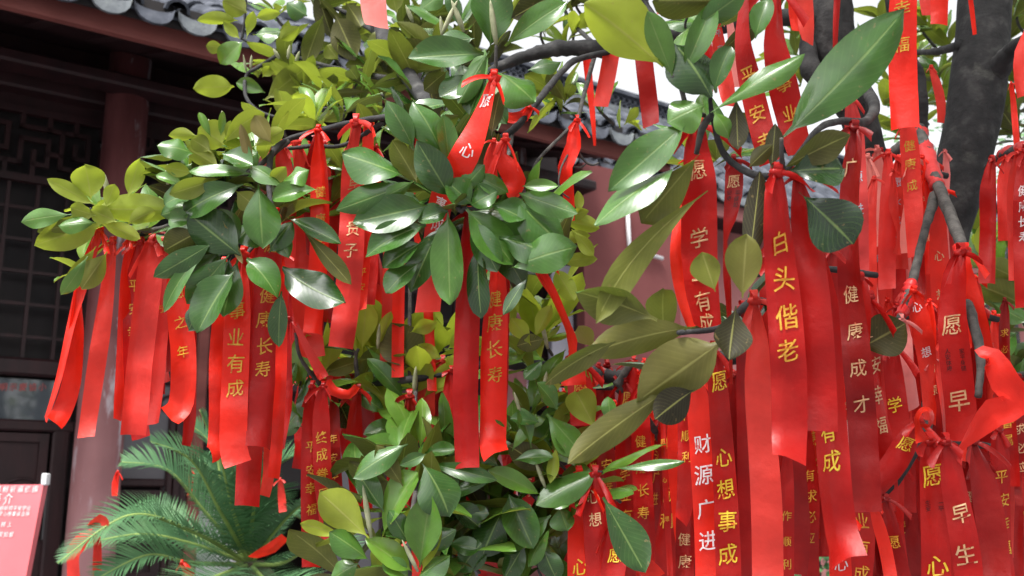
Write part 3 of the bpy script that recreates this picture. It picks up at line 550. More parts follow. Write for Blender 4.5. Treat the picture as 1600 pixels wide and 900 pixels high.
# right cluster of wrapped branches
branch([(1420, 330, 2.3, 12), (1436, 240, 2.15, 11), (1440, 160, 2.1, 10), (1432, 110, 2.1, 10), (1405, 70, 2.1, 9), (1390, -20, 2.1, 9)], 'branch', 'bark', 10)
branch([(1436, 200, 2.1, 9), (1450, 250, 2.0, 10), (1466, 290, 1.9, 9), (1490, 350, 1.8, 10), (1502, 385, 1.75, 9), (1505, 450, 1.7, 9), (1520, 500, 1.62, 8), (1532, 560, 1.58, 7), (1528, 620, 1.55, 5)], 'branch', 'twig', 10)
branch([(1462, 305, 1.9, 10), (1448, 350, 1.85, 7), (1433, 410, 1.8, 7), (1420, 460, 1.75, 7), (1405, 500, 1.7, 6)], 'branch', 'twig', 10)
branch([(1440, 560, 2.2, 10), (1450, 640, 1.9, 10), (1440, 680, 1.65, 9), (1400, 750, 1.6, 9), (1360, 790, 1.6, 7)], 'branch', 'bark', 10)
branch([(1620, 55, 2.2, 12), (1585, 75, 2.3, 12), (1565, 100, 2.35, 18), (1545, 125, 2.4, 26)], 'branch', 'bark', 12)
branch([(1545, 262, 2.3, 8), (1565, 245, 2.0, 8), (1600, 232, 1.9, 9), (1640, 225, 1.9, 9)], 'branch', 'bark', 10)
branch([(1540, 600, 2.4, 8), (1580, 590, 2.1, 7), (1640, 585, 2.0, 7)], 'branch', 'bark'); branch([(1500, 70, 2.4, 8), (1465, 80, 2.6, 6), (1430, 82, 2.8, 4)], 'branch', 'bark')
branch([(1360, 260, 2.25, 10), (1385, 250, 2.1, 9), (1400, 235, 2.05, 9), (1425, 215, 2.05, 7)], 'branch', 'twig')
# far twigs of the upper crown
for pts in ([(690, 170, 2.2, 7), (640, 130, 2.4, 6), (590, 120, 2.5, 5), (540, 110, 2.6, 4), (480, 95, 2.7, 3.5), (440, 80, 2.7, 3), (400, 72, 2.7, 2.5), (378, 60, 2.7, 2)], [(440, 82, 2.7, 3), (405, 104, 2.6, 3), (385, 118, 2.6, 3), (384, 150, 2.55, 3), (402, 172, 2.5, 2.5), (430, 182, 2.4, 2)],
            [(378, 62, 2.7, 2.5), (383, 25, 2.7, 2), (385, -10, 2.7, 2)], [(690, 190, 2.1, 12), (600, 60, 2.6, 14), (585, -20, 2.8, 12)], [(600, 60, 2.6, 6), (540, 20, 2.8, 4), (505, 5, 2.8, 3)], [(600, 150, 2.4, 4), (560, 165, 2.4, 3), (500, 170, 2.4, 2.5)], [(690, 180, 2.2, 6), (700, 80, 2.5, 5), (740, 10, 2.7, 4), (780, -40, 2.8, 3)], [(930, 70, 2.2, 4), (890, 30, 2.6, 3), (870, -20, 2.8, 2)], [(1040, 50, 2.2, 8), (1010, 10, 2.3, 6), (1000, -40, 2.3, 5)]):
    branch(pts, 'twig', 'bark', 7)

# ribbons wound tightly round two hanging stems
def wrap(pts, label, tone, seed):
    pp = catmull(pts, 8); path = [P(p[0], p[1], p[2]) for p in pp]; rnd = random.Random(seed)
    rad = [max(.001, p[3] * p[2] / FPX) * (1.12 + .16 * ((i * .37) % 1)) for i, p in enumerate(pp)]; root = empty('red_ribbon', path[0], label, 'ribbon')
    V, F = tube(path, rad, 12, lump=.5, seed=seed); o = wobj('wound_band', mesh('wound_band', V, F, [M['ribbon']], True), root); o.color = tone
wrap([(1437, 205, 2.1, 9), (1450, 250, 2.0, 10), (1466, 292, 1.9, 9)], 'faded ribbon wound tightly round the stem beside the thick trunk', (.72, .06, .06, 1), 3)
wrap([(1502, 385, 1.75, 9.5), (1504, 420, 1.72, 10), (1506, 452, 1.7, 9.5)], 'crumpled ribbon wound round the hanging stem above the pale wish character', (.8, .02, .015, 1), 4)
wrap([(1424, 440, 1.77, 7.5), (1419, 465, 1.75, 8), (1408, 495, 1.71, 7.5)], 'ribbon wound round the tip of the short grey branch', (.75, .03, .03, 1), 5)
wrap([(1568, 242, 1.98, 8.5), (1600, 232, 1.9, 9.5), (1620, 228, 1.9, 9.5)], 'dusty ribbon wound round the outer branch above its bunch', (.6, .05, .05, 1), 6)
LEAVES = []      # (importance, verts, faces, uv, tint, brown)
def leaf3(base, tip, nh, W, tint, brown=0., bend=0., arch=.06, fold=.25, wave=.05, droop=.0, rnd=rng, fine=False, imp=None, coarse=False):
    nl, nc = (12, 6) if fine else ((4, 2) if coarse else (8, 4))
    ax = tip - base; L = ax.length; t = ax / L; n = (nh - t * nh.dot(t)).normalized(); lat = t.cross(n)
    mid = (base + tip) / 2 + n * L * arch + lat * bend * L
    ph = rnd.uniform(0, 6.28); ph2 = rnd.uniform(0, 6.28); V = []; F = []; uv = []; tw = rnd.uniform(-.25, .25)
    asym = rnd.uniform(-.08, .08); fr = rnd.uniform(5, 9)
    pk = rnd.uniform(.46, .64); bsh = rnd.uniform(.66, 1.0)
    for i in range(nl + 1):
        s = i / nl; c = base * (1 - s) ** 2 + mid * 2 * s * (1 - s) + tip * s * s - n * droop * L * s * s
        tg = ((mid - base) * (1 - s) + (tip - mid) * s).normalized(); nn = (n - tg * n.dot(tg)).normalized()
        rot = Matrix.Rotation(tw * (s - .4), 3, tg); nn = rot @ nn; la = tg.cross(nn)
        q = max(0., (s - .07) / .93); a_ = 1.05 * pk / (1 - pk) * .62; b_ = bsh; a_ = b_ * pk / (1 - pk); prof = (q ** (a_)) * ((1 - q) ** b_); mx = (a_ / (a_ + b_)) ** a_ * (b_ / (a_ + b_)) ** b_
        h = W / 2 * prof / mx + W * .02 * (1 - s)
        for j in range(nc + 1):
            u = -1 + 2 * j / nc; off = fold * (abs(u) ** 1.35) * h + wave * W * math.sin(fr * s + ph + (1.4 if u > 0 else 0)) * u * u * prof / mx + .06 * W * math.sin(3 * s + ph2) * u * abs(u)
            V.append(c + la * (u * h * (1 + asym * u)) + nn * off); uv.append((.5 + .5 * u, s))
    k = nc + 1
    for i in range(nl):
        for j in range(nc): F.append((i * k + j, i * k + j + 1, (i + 1) * k + j + 1, (i + 1) * k + j))
    LEAVES.append((0 if coarse else imp if imp is not None else L * W / max(.3, (base - CAM).length ** 2), V, F, uv, min(1, max(0, tint)), brown))
UPW = Vector((0, 0, 1))
def tl(bx, by, tx, ty, wd, side, tint, d, bend=0., brown=0., dd=None, tiltu=None, fold=None, wave=.09):
    rnd = random.Random(int(bx * 7 + ty * 13 + tx)); lpx = math.hypot(tx - bx, ty - by); Lm = lpx * d / FPX
    if dd is None: dd = rnd.uniform(-.28, .12) * Lm
    b = P(bx, by, d); t = P(tx + (tx - bx) * .07, ty + (ty - by) * .07, d + dd); v = (b - CAM).normalized()
    k = tiltu if tiltu is not None else (rnd.uniform(.1, .95) if side == 'T' else rnd.uniform(.1, .5))
    n = (-v if side == 'T' else v) + UPW * k + RT * (0 if tiltu is not None else rnd.uniform(-.55, .45) if side == 'T' else rnd.uniform(-.25, .25)); n.normalize()
    ax = (t - b).normalized(); n2 = (n - ax * n.dot(ax)).normalized(); ap = max(.5, abs(n2.dot(v)))
    leaf3(b, t, n2, wd * 1.05 * d / FPX / ap, tint + rnd.uniform(-.05, .05), brown, bend * (1 if side == 'T' else -1), rnd.uniform(-.04, .26), fold if fold is not None else rnd.choice((rnd.uniform(.15, .6), rnd.uniform(-.45, -.1))), wave, 0, rnd, True, imp=10 + lpx * wd)
A_ = 1.8
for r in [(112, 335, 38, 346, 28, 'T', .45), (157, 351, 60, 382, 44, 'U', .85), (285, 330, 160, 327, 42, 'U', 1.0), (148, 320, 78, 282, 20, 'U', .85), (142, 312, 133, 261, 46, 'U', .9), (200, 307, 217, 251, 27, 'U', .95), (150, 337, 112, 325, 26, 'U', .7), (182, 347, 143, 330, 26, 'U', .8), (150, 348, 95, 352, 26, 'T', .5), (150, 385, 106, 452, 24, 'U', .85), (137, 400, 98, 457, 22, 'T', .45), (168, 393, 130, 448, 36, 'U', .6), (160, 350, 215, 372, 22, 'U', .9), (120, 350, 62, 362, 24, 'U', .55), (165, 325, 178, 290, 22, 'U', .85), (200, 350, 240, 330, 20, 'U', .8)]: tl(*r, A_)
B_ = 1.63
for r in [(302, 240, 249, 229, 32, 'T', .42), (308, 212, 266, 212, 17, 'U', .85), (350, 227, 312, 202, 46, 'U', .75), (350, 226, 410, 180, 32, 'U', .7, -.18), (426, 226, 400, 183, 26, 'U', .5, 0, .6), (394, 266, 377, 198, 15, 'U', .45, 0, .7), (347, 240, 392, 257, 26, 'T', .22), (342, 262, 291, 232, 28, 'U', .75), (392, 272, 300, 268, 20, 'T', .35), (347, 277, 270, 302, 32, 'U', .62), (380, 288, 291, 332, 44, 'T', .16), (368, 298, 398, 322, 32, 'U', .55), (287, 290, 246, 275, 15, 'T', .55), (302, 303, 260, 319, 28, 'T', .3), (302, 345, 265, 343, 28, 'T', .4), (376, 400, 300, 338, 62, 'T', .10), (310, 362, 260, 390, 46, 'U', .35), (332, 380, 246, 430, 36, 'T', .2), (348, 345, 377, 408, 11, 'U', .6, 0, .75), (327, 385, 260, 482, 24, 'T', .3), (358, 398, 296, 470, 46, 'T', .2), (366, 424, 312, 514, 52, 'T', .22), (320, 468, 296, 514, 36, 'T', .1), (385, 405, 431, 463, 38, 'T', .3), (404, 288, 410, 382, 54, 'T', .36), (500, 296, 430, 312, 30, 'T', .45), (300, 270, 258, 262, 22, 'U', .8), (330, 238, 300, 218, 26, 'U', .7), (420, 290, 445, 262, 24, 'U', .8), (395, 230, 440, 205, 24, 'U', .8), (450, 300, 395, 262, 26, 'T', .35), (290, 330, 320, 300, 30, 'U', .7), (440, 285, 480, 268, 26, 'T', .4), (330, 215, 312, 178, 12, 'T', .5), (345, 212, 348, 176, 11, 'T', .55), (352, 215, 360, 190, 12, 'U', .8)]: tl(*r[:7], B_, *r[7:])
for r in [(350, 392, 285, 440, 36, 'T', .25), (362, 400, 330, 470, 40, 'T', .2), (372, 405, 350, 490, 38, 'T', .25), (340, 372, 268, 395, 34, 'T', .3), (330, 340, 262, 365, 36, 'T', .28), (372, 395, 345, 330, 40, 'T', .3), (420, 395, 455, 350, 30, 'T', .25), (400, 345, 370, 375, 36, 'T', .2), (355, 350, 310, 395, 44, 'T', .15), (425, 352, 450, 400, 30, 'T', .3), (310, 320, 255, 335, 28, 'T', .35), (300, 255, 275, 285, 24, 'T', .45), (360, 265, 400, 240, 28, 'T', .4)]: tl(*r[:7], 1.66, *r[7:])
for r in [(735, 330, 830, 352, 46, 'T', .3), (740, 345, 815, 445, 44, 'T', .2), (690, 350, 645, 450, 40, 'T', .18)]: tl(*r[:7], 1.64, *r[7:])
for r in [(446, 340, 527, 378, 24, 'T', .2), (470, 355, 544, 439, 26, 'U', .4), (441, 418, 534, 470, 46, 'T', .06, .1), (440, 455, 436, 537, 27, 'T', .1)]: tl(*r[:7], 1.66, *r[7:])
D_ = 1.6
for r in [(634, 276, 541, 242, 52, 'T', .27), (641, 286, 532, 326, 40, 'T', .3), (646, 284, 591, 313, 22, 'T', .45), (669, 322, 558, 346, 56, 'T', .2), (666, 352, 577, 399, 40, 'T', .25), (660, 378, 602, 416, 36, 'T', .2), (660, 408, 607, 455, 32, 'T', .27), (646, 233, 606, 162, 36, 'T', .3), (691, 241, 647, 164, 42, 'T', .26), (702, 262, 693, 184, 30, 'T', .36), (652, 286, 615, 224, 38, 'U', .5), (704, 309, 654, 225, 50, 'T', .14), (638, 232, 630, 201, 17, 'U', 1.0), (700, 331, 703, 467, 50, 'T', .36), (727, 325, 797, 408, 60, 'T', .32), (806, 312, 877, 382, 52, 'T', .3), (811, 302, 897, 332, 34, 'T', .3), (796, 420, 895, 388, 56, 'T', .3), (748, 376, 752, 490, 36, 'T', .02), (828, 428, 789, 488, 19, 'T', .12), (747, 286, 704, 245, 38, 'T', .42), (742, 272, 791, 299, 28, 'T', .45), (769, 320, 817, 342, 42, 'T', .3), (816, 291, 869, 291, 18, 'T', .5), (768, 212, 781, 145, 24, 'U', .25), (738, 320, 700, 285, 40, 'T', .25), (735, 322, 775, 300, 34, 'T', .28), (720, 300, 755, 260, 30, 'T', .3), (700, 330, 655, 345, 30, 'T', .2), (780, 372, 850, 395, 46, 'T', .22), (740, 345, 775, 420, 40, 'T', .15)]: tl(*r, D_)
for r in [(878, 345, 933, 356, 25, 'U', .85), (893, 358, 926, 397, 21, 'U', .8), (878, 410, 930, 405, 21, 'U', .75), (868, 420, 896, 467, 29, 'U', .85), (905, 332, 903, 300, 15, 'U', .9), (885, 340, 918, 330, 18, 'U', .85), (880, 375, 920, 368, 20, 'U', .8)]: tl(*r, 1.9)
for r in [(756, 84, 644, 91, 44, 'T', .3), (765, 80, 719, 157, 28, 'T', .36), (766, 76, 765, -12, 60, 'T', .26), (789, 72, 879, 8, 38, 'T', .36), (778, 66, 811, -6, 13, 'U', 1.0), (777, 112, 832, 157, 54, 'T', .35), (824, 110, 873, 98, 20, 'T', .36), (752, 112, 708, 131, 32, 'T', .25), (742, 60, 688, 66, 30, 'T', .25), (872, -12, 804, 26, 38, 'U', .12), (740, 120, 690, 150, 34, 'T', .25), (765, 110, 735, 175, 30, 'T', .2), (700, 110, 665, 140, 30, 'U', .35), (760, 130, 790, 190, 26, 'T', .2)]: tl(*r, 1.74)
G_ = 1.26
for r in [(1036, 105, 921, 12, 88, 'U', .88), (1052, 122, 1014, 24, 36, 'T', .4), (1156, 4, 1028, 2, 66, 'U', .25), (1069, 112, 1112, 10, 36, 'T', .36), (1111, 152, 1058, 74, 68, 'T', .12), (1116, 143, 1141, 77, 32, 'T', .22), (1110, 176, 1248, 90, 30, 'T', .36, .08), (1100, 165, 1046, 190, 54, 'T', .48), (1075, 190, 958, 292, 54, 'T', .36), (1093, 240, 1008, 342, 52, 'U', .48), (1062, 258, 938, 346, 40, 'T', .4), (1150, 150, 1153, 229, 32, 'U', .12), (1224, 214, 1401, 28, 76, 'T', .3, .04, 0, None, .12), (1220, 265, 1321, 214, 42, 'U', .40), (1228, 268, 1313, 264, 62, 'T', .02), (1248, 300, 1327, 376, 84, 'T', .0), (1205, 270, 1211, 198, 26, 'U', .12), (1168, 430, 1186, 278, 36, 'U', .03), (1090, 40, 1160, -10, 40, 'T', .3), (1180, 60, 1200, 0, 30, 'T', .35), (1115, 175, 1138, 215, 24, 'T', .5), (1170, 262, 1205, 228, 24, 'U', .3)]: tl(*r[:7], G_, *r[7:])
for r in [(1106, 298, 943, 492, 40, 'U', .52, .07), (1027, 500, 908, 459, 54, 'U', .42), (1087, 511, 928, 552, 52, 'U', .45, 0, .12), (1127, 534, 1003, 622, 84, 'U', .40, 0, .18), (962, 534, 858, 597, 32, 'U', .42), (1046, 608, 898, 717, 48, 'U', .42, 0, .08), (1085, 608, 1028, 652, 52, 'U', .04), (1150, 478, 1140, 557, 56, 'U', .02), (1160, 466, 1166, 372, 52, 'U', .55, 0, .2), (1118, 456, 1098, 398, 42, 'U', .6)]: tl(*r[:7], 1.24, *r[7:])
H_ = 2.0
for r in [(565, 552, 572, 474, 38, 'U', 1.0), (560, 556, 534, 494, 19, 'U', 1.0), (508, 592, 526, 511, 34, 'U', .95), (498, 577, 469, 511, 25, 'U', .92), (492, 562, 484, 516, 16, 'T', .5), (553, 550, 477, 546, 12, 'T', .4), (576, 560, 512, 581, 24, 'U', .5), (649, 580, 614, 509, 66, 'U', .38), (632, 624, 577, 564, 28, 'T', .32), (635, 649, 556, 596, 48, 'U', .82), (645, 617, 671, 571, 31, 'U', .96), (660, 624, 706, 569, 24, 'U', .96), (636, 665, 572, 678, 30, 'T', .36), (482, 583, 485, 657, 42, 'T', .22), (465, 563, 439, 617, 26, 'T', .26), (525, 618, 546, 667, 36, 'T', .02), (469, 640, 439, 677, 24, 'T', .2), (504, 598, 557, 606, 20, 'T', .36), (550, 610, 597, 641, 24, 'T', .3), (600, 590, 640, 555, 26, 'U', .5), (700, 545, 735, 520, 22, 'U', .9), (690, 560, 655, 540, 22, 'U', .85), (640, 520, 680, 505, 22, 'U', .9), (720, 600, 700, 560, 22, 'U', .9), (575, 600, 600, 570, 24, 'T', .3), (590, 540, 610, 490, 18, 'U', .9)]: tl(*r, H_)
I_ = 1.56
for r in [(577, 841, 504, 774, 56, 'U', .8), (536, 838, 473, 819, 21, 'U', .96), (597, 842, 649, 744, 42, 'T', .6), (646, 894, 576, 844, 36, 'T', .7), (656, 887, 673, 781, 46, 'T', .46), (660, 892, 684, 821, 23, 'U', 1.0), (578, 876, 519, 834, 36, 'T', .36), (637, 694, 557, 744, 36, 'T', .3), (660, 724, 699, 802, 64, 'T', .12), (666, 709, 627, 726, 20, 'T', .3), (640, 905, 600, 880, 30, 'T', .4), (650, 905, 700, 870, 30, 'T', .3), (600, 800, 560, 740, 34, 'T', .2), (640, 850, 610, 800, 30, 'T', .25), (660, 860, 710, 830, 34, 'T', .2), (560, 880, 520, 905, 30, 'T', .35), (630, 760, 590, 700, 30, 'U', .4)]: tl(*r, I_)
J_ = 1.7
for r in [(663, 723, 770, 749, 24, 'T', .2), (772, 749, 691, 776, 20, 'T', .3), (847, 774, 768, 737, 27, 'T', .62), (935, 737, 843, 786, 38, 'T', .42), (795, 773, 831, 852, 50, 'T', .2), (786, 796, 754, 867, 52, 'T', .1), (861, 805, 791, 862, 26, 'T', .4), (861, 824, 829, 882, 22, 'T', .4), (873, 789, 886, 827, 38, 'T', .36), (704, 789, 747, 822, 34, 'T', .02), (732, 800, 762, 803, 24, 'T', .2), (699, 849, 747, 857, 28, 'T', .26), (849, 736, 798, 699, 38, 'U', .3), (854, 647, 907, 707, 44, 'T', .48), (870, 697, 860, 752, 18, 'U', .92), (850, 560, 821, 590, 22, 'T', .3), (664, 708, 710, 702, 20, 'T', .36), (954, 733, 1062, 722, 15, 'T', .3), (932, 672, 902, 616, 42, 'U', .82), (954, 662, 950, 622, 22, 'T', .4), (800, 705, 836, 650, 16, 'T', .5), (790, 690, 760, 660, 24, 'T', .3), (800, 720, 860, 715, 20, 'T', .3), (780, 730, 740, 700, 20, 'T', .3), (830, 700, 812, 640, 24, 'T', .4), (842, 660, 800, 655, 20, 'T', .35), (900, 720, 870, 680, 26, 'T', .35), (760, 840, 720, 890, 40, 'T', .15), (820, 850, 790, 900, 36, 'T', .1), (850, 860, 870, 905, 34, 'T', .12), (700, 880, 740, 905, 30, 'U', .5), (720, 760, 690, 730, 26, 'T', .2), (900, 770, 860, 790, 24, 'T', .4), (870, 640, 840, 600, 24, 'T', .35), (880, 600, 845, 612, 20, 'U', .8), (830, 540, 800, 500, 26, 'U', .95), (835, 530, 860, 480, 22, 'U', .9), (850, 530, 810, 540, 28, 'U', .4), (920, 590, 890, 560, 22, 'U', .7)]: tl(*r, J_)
tl(942, 777, 1004, 888, 54, 'T', .16, 1.6)
tl(930, 545, 905, 512, 26, 'U', .7, 1.8, 0, 1.0)
for r in [(1607, 482, 1533, 449, 46, 'U', .5), (1600, 440, 1545, 415, 30, 'U', .6), (1590, 520, 1545, 560, 34, 'T', .3), (1560, 560, 1545, 620, 36, 'U', .4), (1600, 560, 1585, 620, 30, 'T', .3), (1580, 600, 1560, 640, 30, 'U', .5), (1545, 470, 1600, 500, 30, 'T', .35), (1530, 400, 1540, 350, 24, 'U', .9)]: tl(*r, 2.2)
tl(1344, 545, 1410, 508, 66, 'U', .3, 1.6); tl(1350, 500, 1320, 470, 30, 'U', .2, 1.6)
F_ = 2.6
for r in [(366, 135, 306, 138, 32, 'U', .96), (414, 156, 487, 99, 38, 'U', .62), (372, 32, 312, 32, 18, 'U', .9), (386, 20, 350, 3, 32, 'U', .6), (380, 65, 347, 98, 30, 'T', .6), (356, 75, 324, 72, 19, 'U', .7), (395, 54, 436, 50, 20, 'T', .45), (399, 28, 436, 20, 16, 'U', .8), (374, 60, 350, 35, 14, 'U', .9), (385, 60, 395, 20, 16, 'U', .95), (505, 24, 479, 97, 30, 'U', .42), (524, 24, 554, 90, 42, 'U', .38), (540, 4, 563, 40, 42, 'U', .36), (600, 92, 592, 49, 36, 'U', .5), (597, 104, 543, 102, 28, 'U', .48), (574, 144, 611, 121, 30, 'U', .55), (495, 161, 510, 111, 28, 'U', .7), (543, 156, 537, 119, 24, 'U', .9), (560, 180, 596, 168, 25, 'U', .5), (655, 73, 682, 37, 32, 'U', .5), (480, 190, 430, 165, 26, 'U', .75), (430, 180, 470, 160, 20, 'T', .5), (500, 190, 540, 175, 24, 'U', .7), (530, 95, 512, 72, 26, 'U', .65), (415, 145, 372, 130, 20, 'T', .45), (410, 120, 425, 105, 16, 'U', .95), (630, 130, 625, 65, 16, 'U', .95), (640, 150, 632, 95, 22, 'T', .25), (620, 20, 610, -20, 26, 'U', .6), (650, 20, 690, -10, 26, 'T', .4), (480, 25, 450, 5, 26, 'T', .3), (470, 40, 440, 60, 22, 'U', .8)]: tl(*r, F_)

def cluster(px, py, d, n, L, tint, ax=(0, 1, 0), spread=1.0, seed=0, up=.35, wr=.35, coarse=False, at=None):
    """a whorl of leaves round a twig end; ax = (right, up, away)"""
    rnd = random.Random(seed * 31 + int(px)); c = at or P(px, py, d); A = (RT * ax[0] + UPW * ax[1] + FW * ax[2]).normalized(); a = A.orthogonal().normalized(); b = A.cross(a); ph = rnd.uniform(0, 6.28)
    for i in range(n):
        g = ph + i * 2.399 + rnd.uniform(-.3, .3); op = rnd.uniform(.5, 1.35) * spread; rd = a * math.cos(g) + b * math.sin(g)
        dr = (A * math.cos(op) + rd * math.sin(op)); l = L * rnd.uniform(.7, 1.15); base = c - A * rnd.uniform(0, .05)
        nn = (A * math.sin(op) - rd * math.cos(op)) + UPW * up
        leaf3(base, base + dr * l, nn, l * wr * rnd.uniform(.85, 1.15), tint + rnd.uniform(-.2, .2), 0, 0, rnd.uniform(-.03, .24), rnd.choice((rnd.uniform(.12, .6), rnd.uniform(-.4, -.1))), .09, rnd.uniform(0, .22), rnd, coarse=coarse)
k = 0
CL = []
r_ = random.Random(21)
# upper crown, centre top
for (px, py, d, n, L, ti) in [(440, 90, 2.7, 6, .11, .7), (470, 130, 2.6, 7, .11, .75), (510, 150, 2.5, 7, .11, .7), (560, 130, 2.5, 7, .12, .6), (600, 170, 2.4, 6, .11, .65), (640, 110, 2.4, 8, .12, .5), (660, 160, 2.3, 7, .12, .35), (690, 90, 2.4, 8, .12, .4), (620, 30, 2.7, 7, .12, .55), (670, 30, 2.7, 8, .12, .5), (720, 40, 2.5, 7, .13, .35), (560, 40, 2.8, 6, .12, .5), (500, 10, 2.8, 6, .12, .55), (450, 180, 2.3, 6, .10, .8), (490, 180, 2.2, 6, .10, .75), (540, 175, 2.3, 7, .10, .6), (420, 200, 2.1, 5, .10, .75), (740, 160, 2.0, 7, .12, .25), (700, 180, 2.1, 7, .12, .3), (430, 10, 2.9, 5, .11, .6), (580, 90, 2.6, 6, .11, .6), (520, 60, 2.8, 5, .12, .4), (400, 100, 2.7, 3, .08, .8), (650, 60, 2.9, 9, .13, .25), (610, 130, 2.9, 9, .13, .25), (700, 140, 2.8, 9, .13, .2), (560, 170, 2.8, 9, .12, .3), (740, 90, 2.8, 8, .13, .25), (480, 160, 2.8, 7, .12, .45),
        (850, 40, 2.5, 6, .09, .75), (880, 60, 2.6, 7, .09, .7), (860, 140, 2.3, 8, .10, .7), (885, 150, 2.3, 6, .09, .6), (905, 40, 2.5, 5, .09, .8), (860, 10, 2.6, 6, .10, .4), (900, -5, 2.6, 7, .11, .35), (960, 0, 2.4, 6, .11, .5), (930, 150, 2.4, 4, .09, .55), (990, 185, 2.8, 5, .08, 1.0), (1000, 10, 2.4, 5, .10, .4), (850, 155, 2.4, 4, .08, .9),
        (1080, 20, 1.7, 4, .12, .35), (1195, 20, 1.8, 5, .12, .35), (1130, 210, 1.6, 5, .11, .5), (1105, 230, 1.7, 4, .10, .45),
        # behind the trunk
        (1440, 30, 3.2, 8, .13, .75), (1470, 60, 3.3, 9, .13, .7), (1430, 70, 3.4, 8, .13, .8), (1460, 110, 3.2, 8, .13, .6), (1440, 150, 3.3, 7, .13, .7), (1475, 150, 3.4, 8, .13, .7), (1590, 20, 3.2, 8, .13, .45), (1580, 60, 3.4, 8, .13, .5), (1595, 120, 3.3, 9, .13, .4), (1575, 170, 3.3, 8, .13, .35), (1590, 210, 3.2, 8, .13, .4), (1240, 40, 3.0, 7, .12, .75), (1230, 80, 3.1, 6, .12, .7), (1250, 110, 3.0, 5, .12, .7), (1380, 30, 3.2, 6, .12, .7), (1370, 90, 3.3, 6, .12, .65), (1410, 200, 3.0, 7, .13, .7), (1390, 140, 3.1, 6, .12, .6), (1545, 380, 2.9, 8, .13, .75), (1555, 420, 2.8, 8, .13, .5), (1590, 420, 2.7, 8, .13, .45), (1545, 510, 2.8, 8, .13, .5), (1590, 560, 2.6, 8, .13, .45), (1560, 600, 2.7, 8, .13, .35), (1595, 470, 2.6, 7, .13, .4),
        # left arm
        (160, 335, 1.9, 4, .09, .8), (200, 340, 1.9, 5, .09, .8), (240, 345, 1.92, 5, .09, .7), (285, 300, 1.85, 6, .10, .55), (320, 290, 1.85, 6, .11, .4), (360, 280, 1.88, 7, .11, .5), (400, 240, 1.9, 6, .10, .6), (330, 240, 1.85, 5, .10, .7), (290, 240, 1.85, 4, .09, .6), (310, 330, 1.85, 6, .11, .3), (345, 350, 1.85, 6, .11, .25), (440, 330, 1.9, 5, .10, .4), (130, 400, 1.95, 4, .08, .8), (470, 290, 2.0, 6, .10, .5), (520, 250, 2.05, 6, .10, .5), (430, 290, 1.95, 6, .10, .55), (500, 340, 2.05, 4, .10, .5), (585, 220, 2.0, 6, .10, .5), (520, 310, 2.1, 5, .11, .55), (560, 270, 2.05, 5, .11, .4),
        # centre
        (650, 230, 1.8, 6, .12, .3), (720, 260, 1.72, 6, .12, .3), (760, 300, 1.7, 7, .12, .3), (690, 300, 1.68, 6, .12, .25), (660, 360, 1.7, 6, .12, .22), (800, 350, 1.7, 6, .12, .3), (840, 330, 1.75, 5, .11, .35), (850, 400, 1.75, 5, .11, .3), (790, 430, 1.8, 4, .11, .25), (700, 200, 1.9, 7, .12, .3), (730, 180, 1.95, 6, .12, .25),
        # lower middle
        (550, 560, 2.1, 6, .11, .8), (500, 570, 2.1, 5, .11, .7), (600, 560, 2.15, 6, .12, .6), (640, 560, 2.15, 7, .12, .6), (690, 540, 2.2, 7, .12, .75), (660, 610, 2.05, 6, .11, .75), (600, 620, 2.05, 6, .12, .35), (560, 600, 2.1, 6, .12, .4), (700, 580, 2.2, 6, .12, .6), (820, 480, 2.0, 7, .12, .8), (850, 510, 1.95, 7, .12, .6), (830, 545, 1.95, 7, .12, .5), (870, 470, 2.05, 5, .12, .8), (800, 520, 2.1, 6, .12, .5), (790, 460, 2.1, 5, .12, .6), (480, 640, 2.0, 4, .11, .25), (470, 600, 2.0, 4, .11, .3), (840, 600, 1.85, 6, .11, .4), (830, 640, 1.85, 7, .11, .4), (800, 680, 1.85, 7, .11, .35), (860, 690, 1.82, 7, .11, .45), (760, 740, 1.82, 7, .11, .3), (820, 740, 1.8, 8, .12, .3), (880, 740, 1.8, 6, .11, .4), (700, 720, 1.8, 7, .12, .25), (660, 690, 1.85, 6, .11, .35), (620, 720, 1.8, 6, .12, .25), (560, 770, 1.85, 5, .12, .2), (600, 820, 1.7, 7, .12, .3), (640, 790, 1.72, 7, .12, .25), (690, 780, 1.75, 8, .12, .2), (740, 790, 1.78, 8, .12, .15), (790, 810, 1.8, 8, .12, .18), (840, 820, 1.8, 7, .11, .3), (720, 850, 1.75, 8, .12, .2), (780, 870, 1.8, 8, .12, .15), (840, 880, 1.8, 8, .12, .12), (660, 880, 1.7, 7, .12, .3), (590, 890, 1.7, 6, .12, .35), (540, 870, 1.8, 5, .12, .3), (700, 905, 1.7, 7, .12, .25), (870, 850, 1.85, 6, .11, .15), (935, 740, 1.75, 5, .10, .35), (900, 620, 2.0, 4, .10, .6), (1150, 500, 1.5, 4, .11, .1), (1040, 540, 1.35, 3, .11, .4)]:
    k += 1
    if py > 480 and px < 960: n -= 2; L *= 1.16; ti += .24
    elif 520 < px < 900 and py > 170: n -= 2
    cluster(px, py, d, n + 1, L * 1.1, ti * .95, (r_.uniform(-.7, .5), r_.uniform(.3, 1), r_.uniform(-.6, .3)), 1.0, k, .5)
    if k % 2 == 0:
        a = r_.uniform(-25, 25); branch([(px + a + 20, py + 45, d + .06, 2.6), (px + a * .4, py + 18, d + .02, 2.2), (px, py - 4, d, 1.6)], 'twig', 'twig', 6)
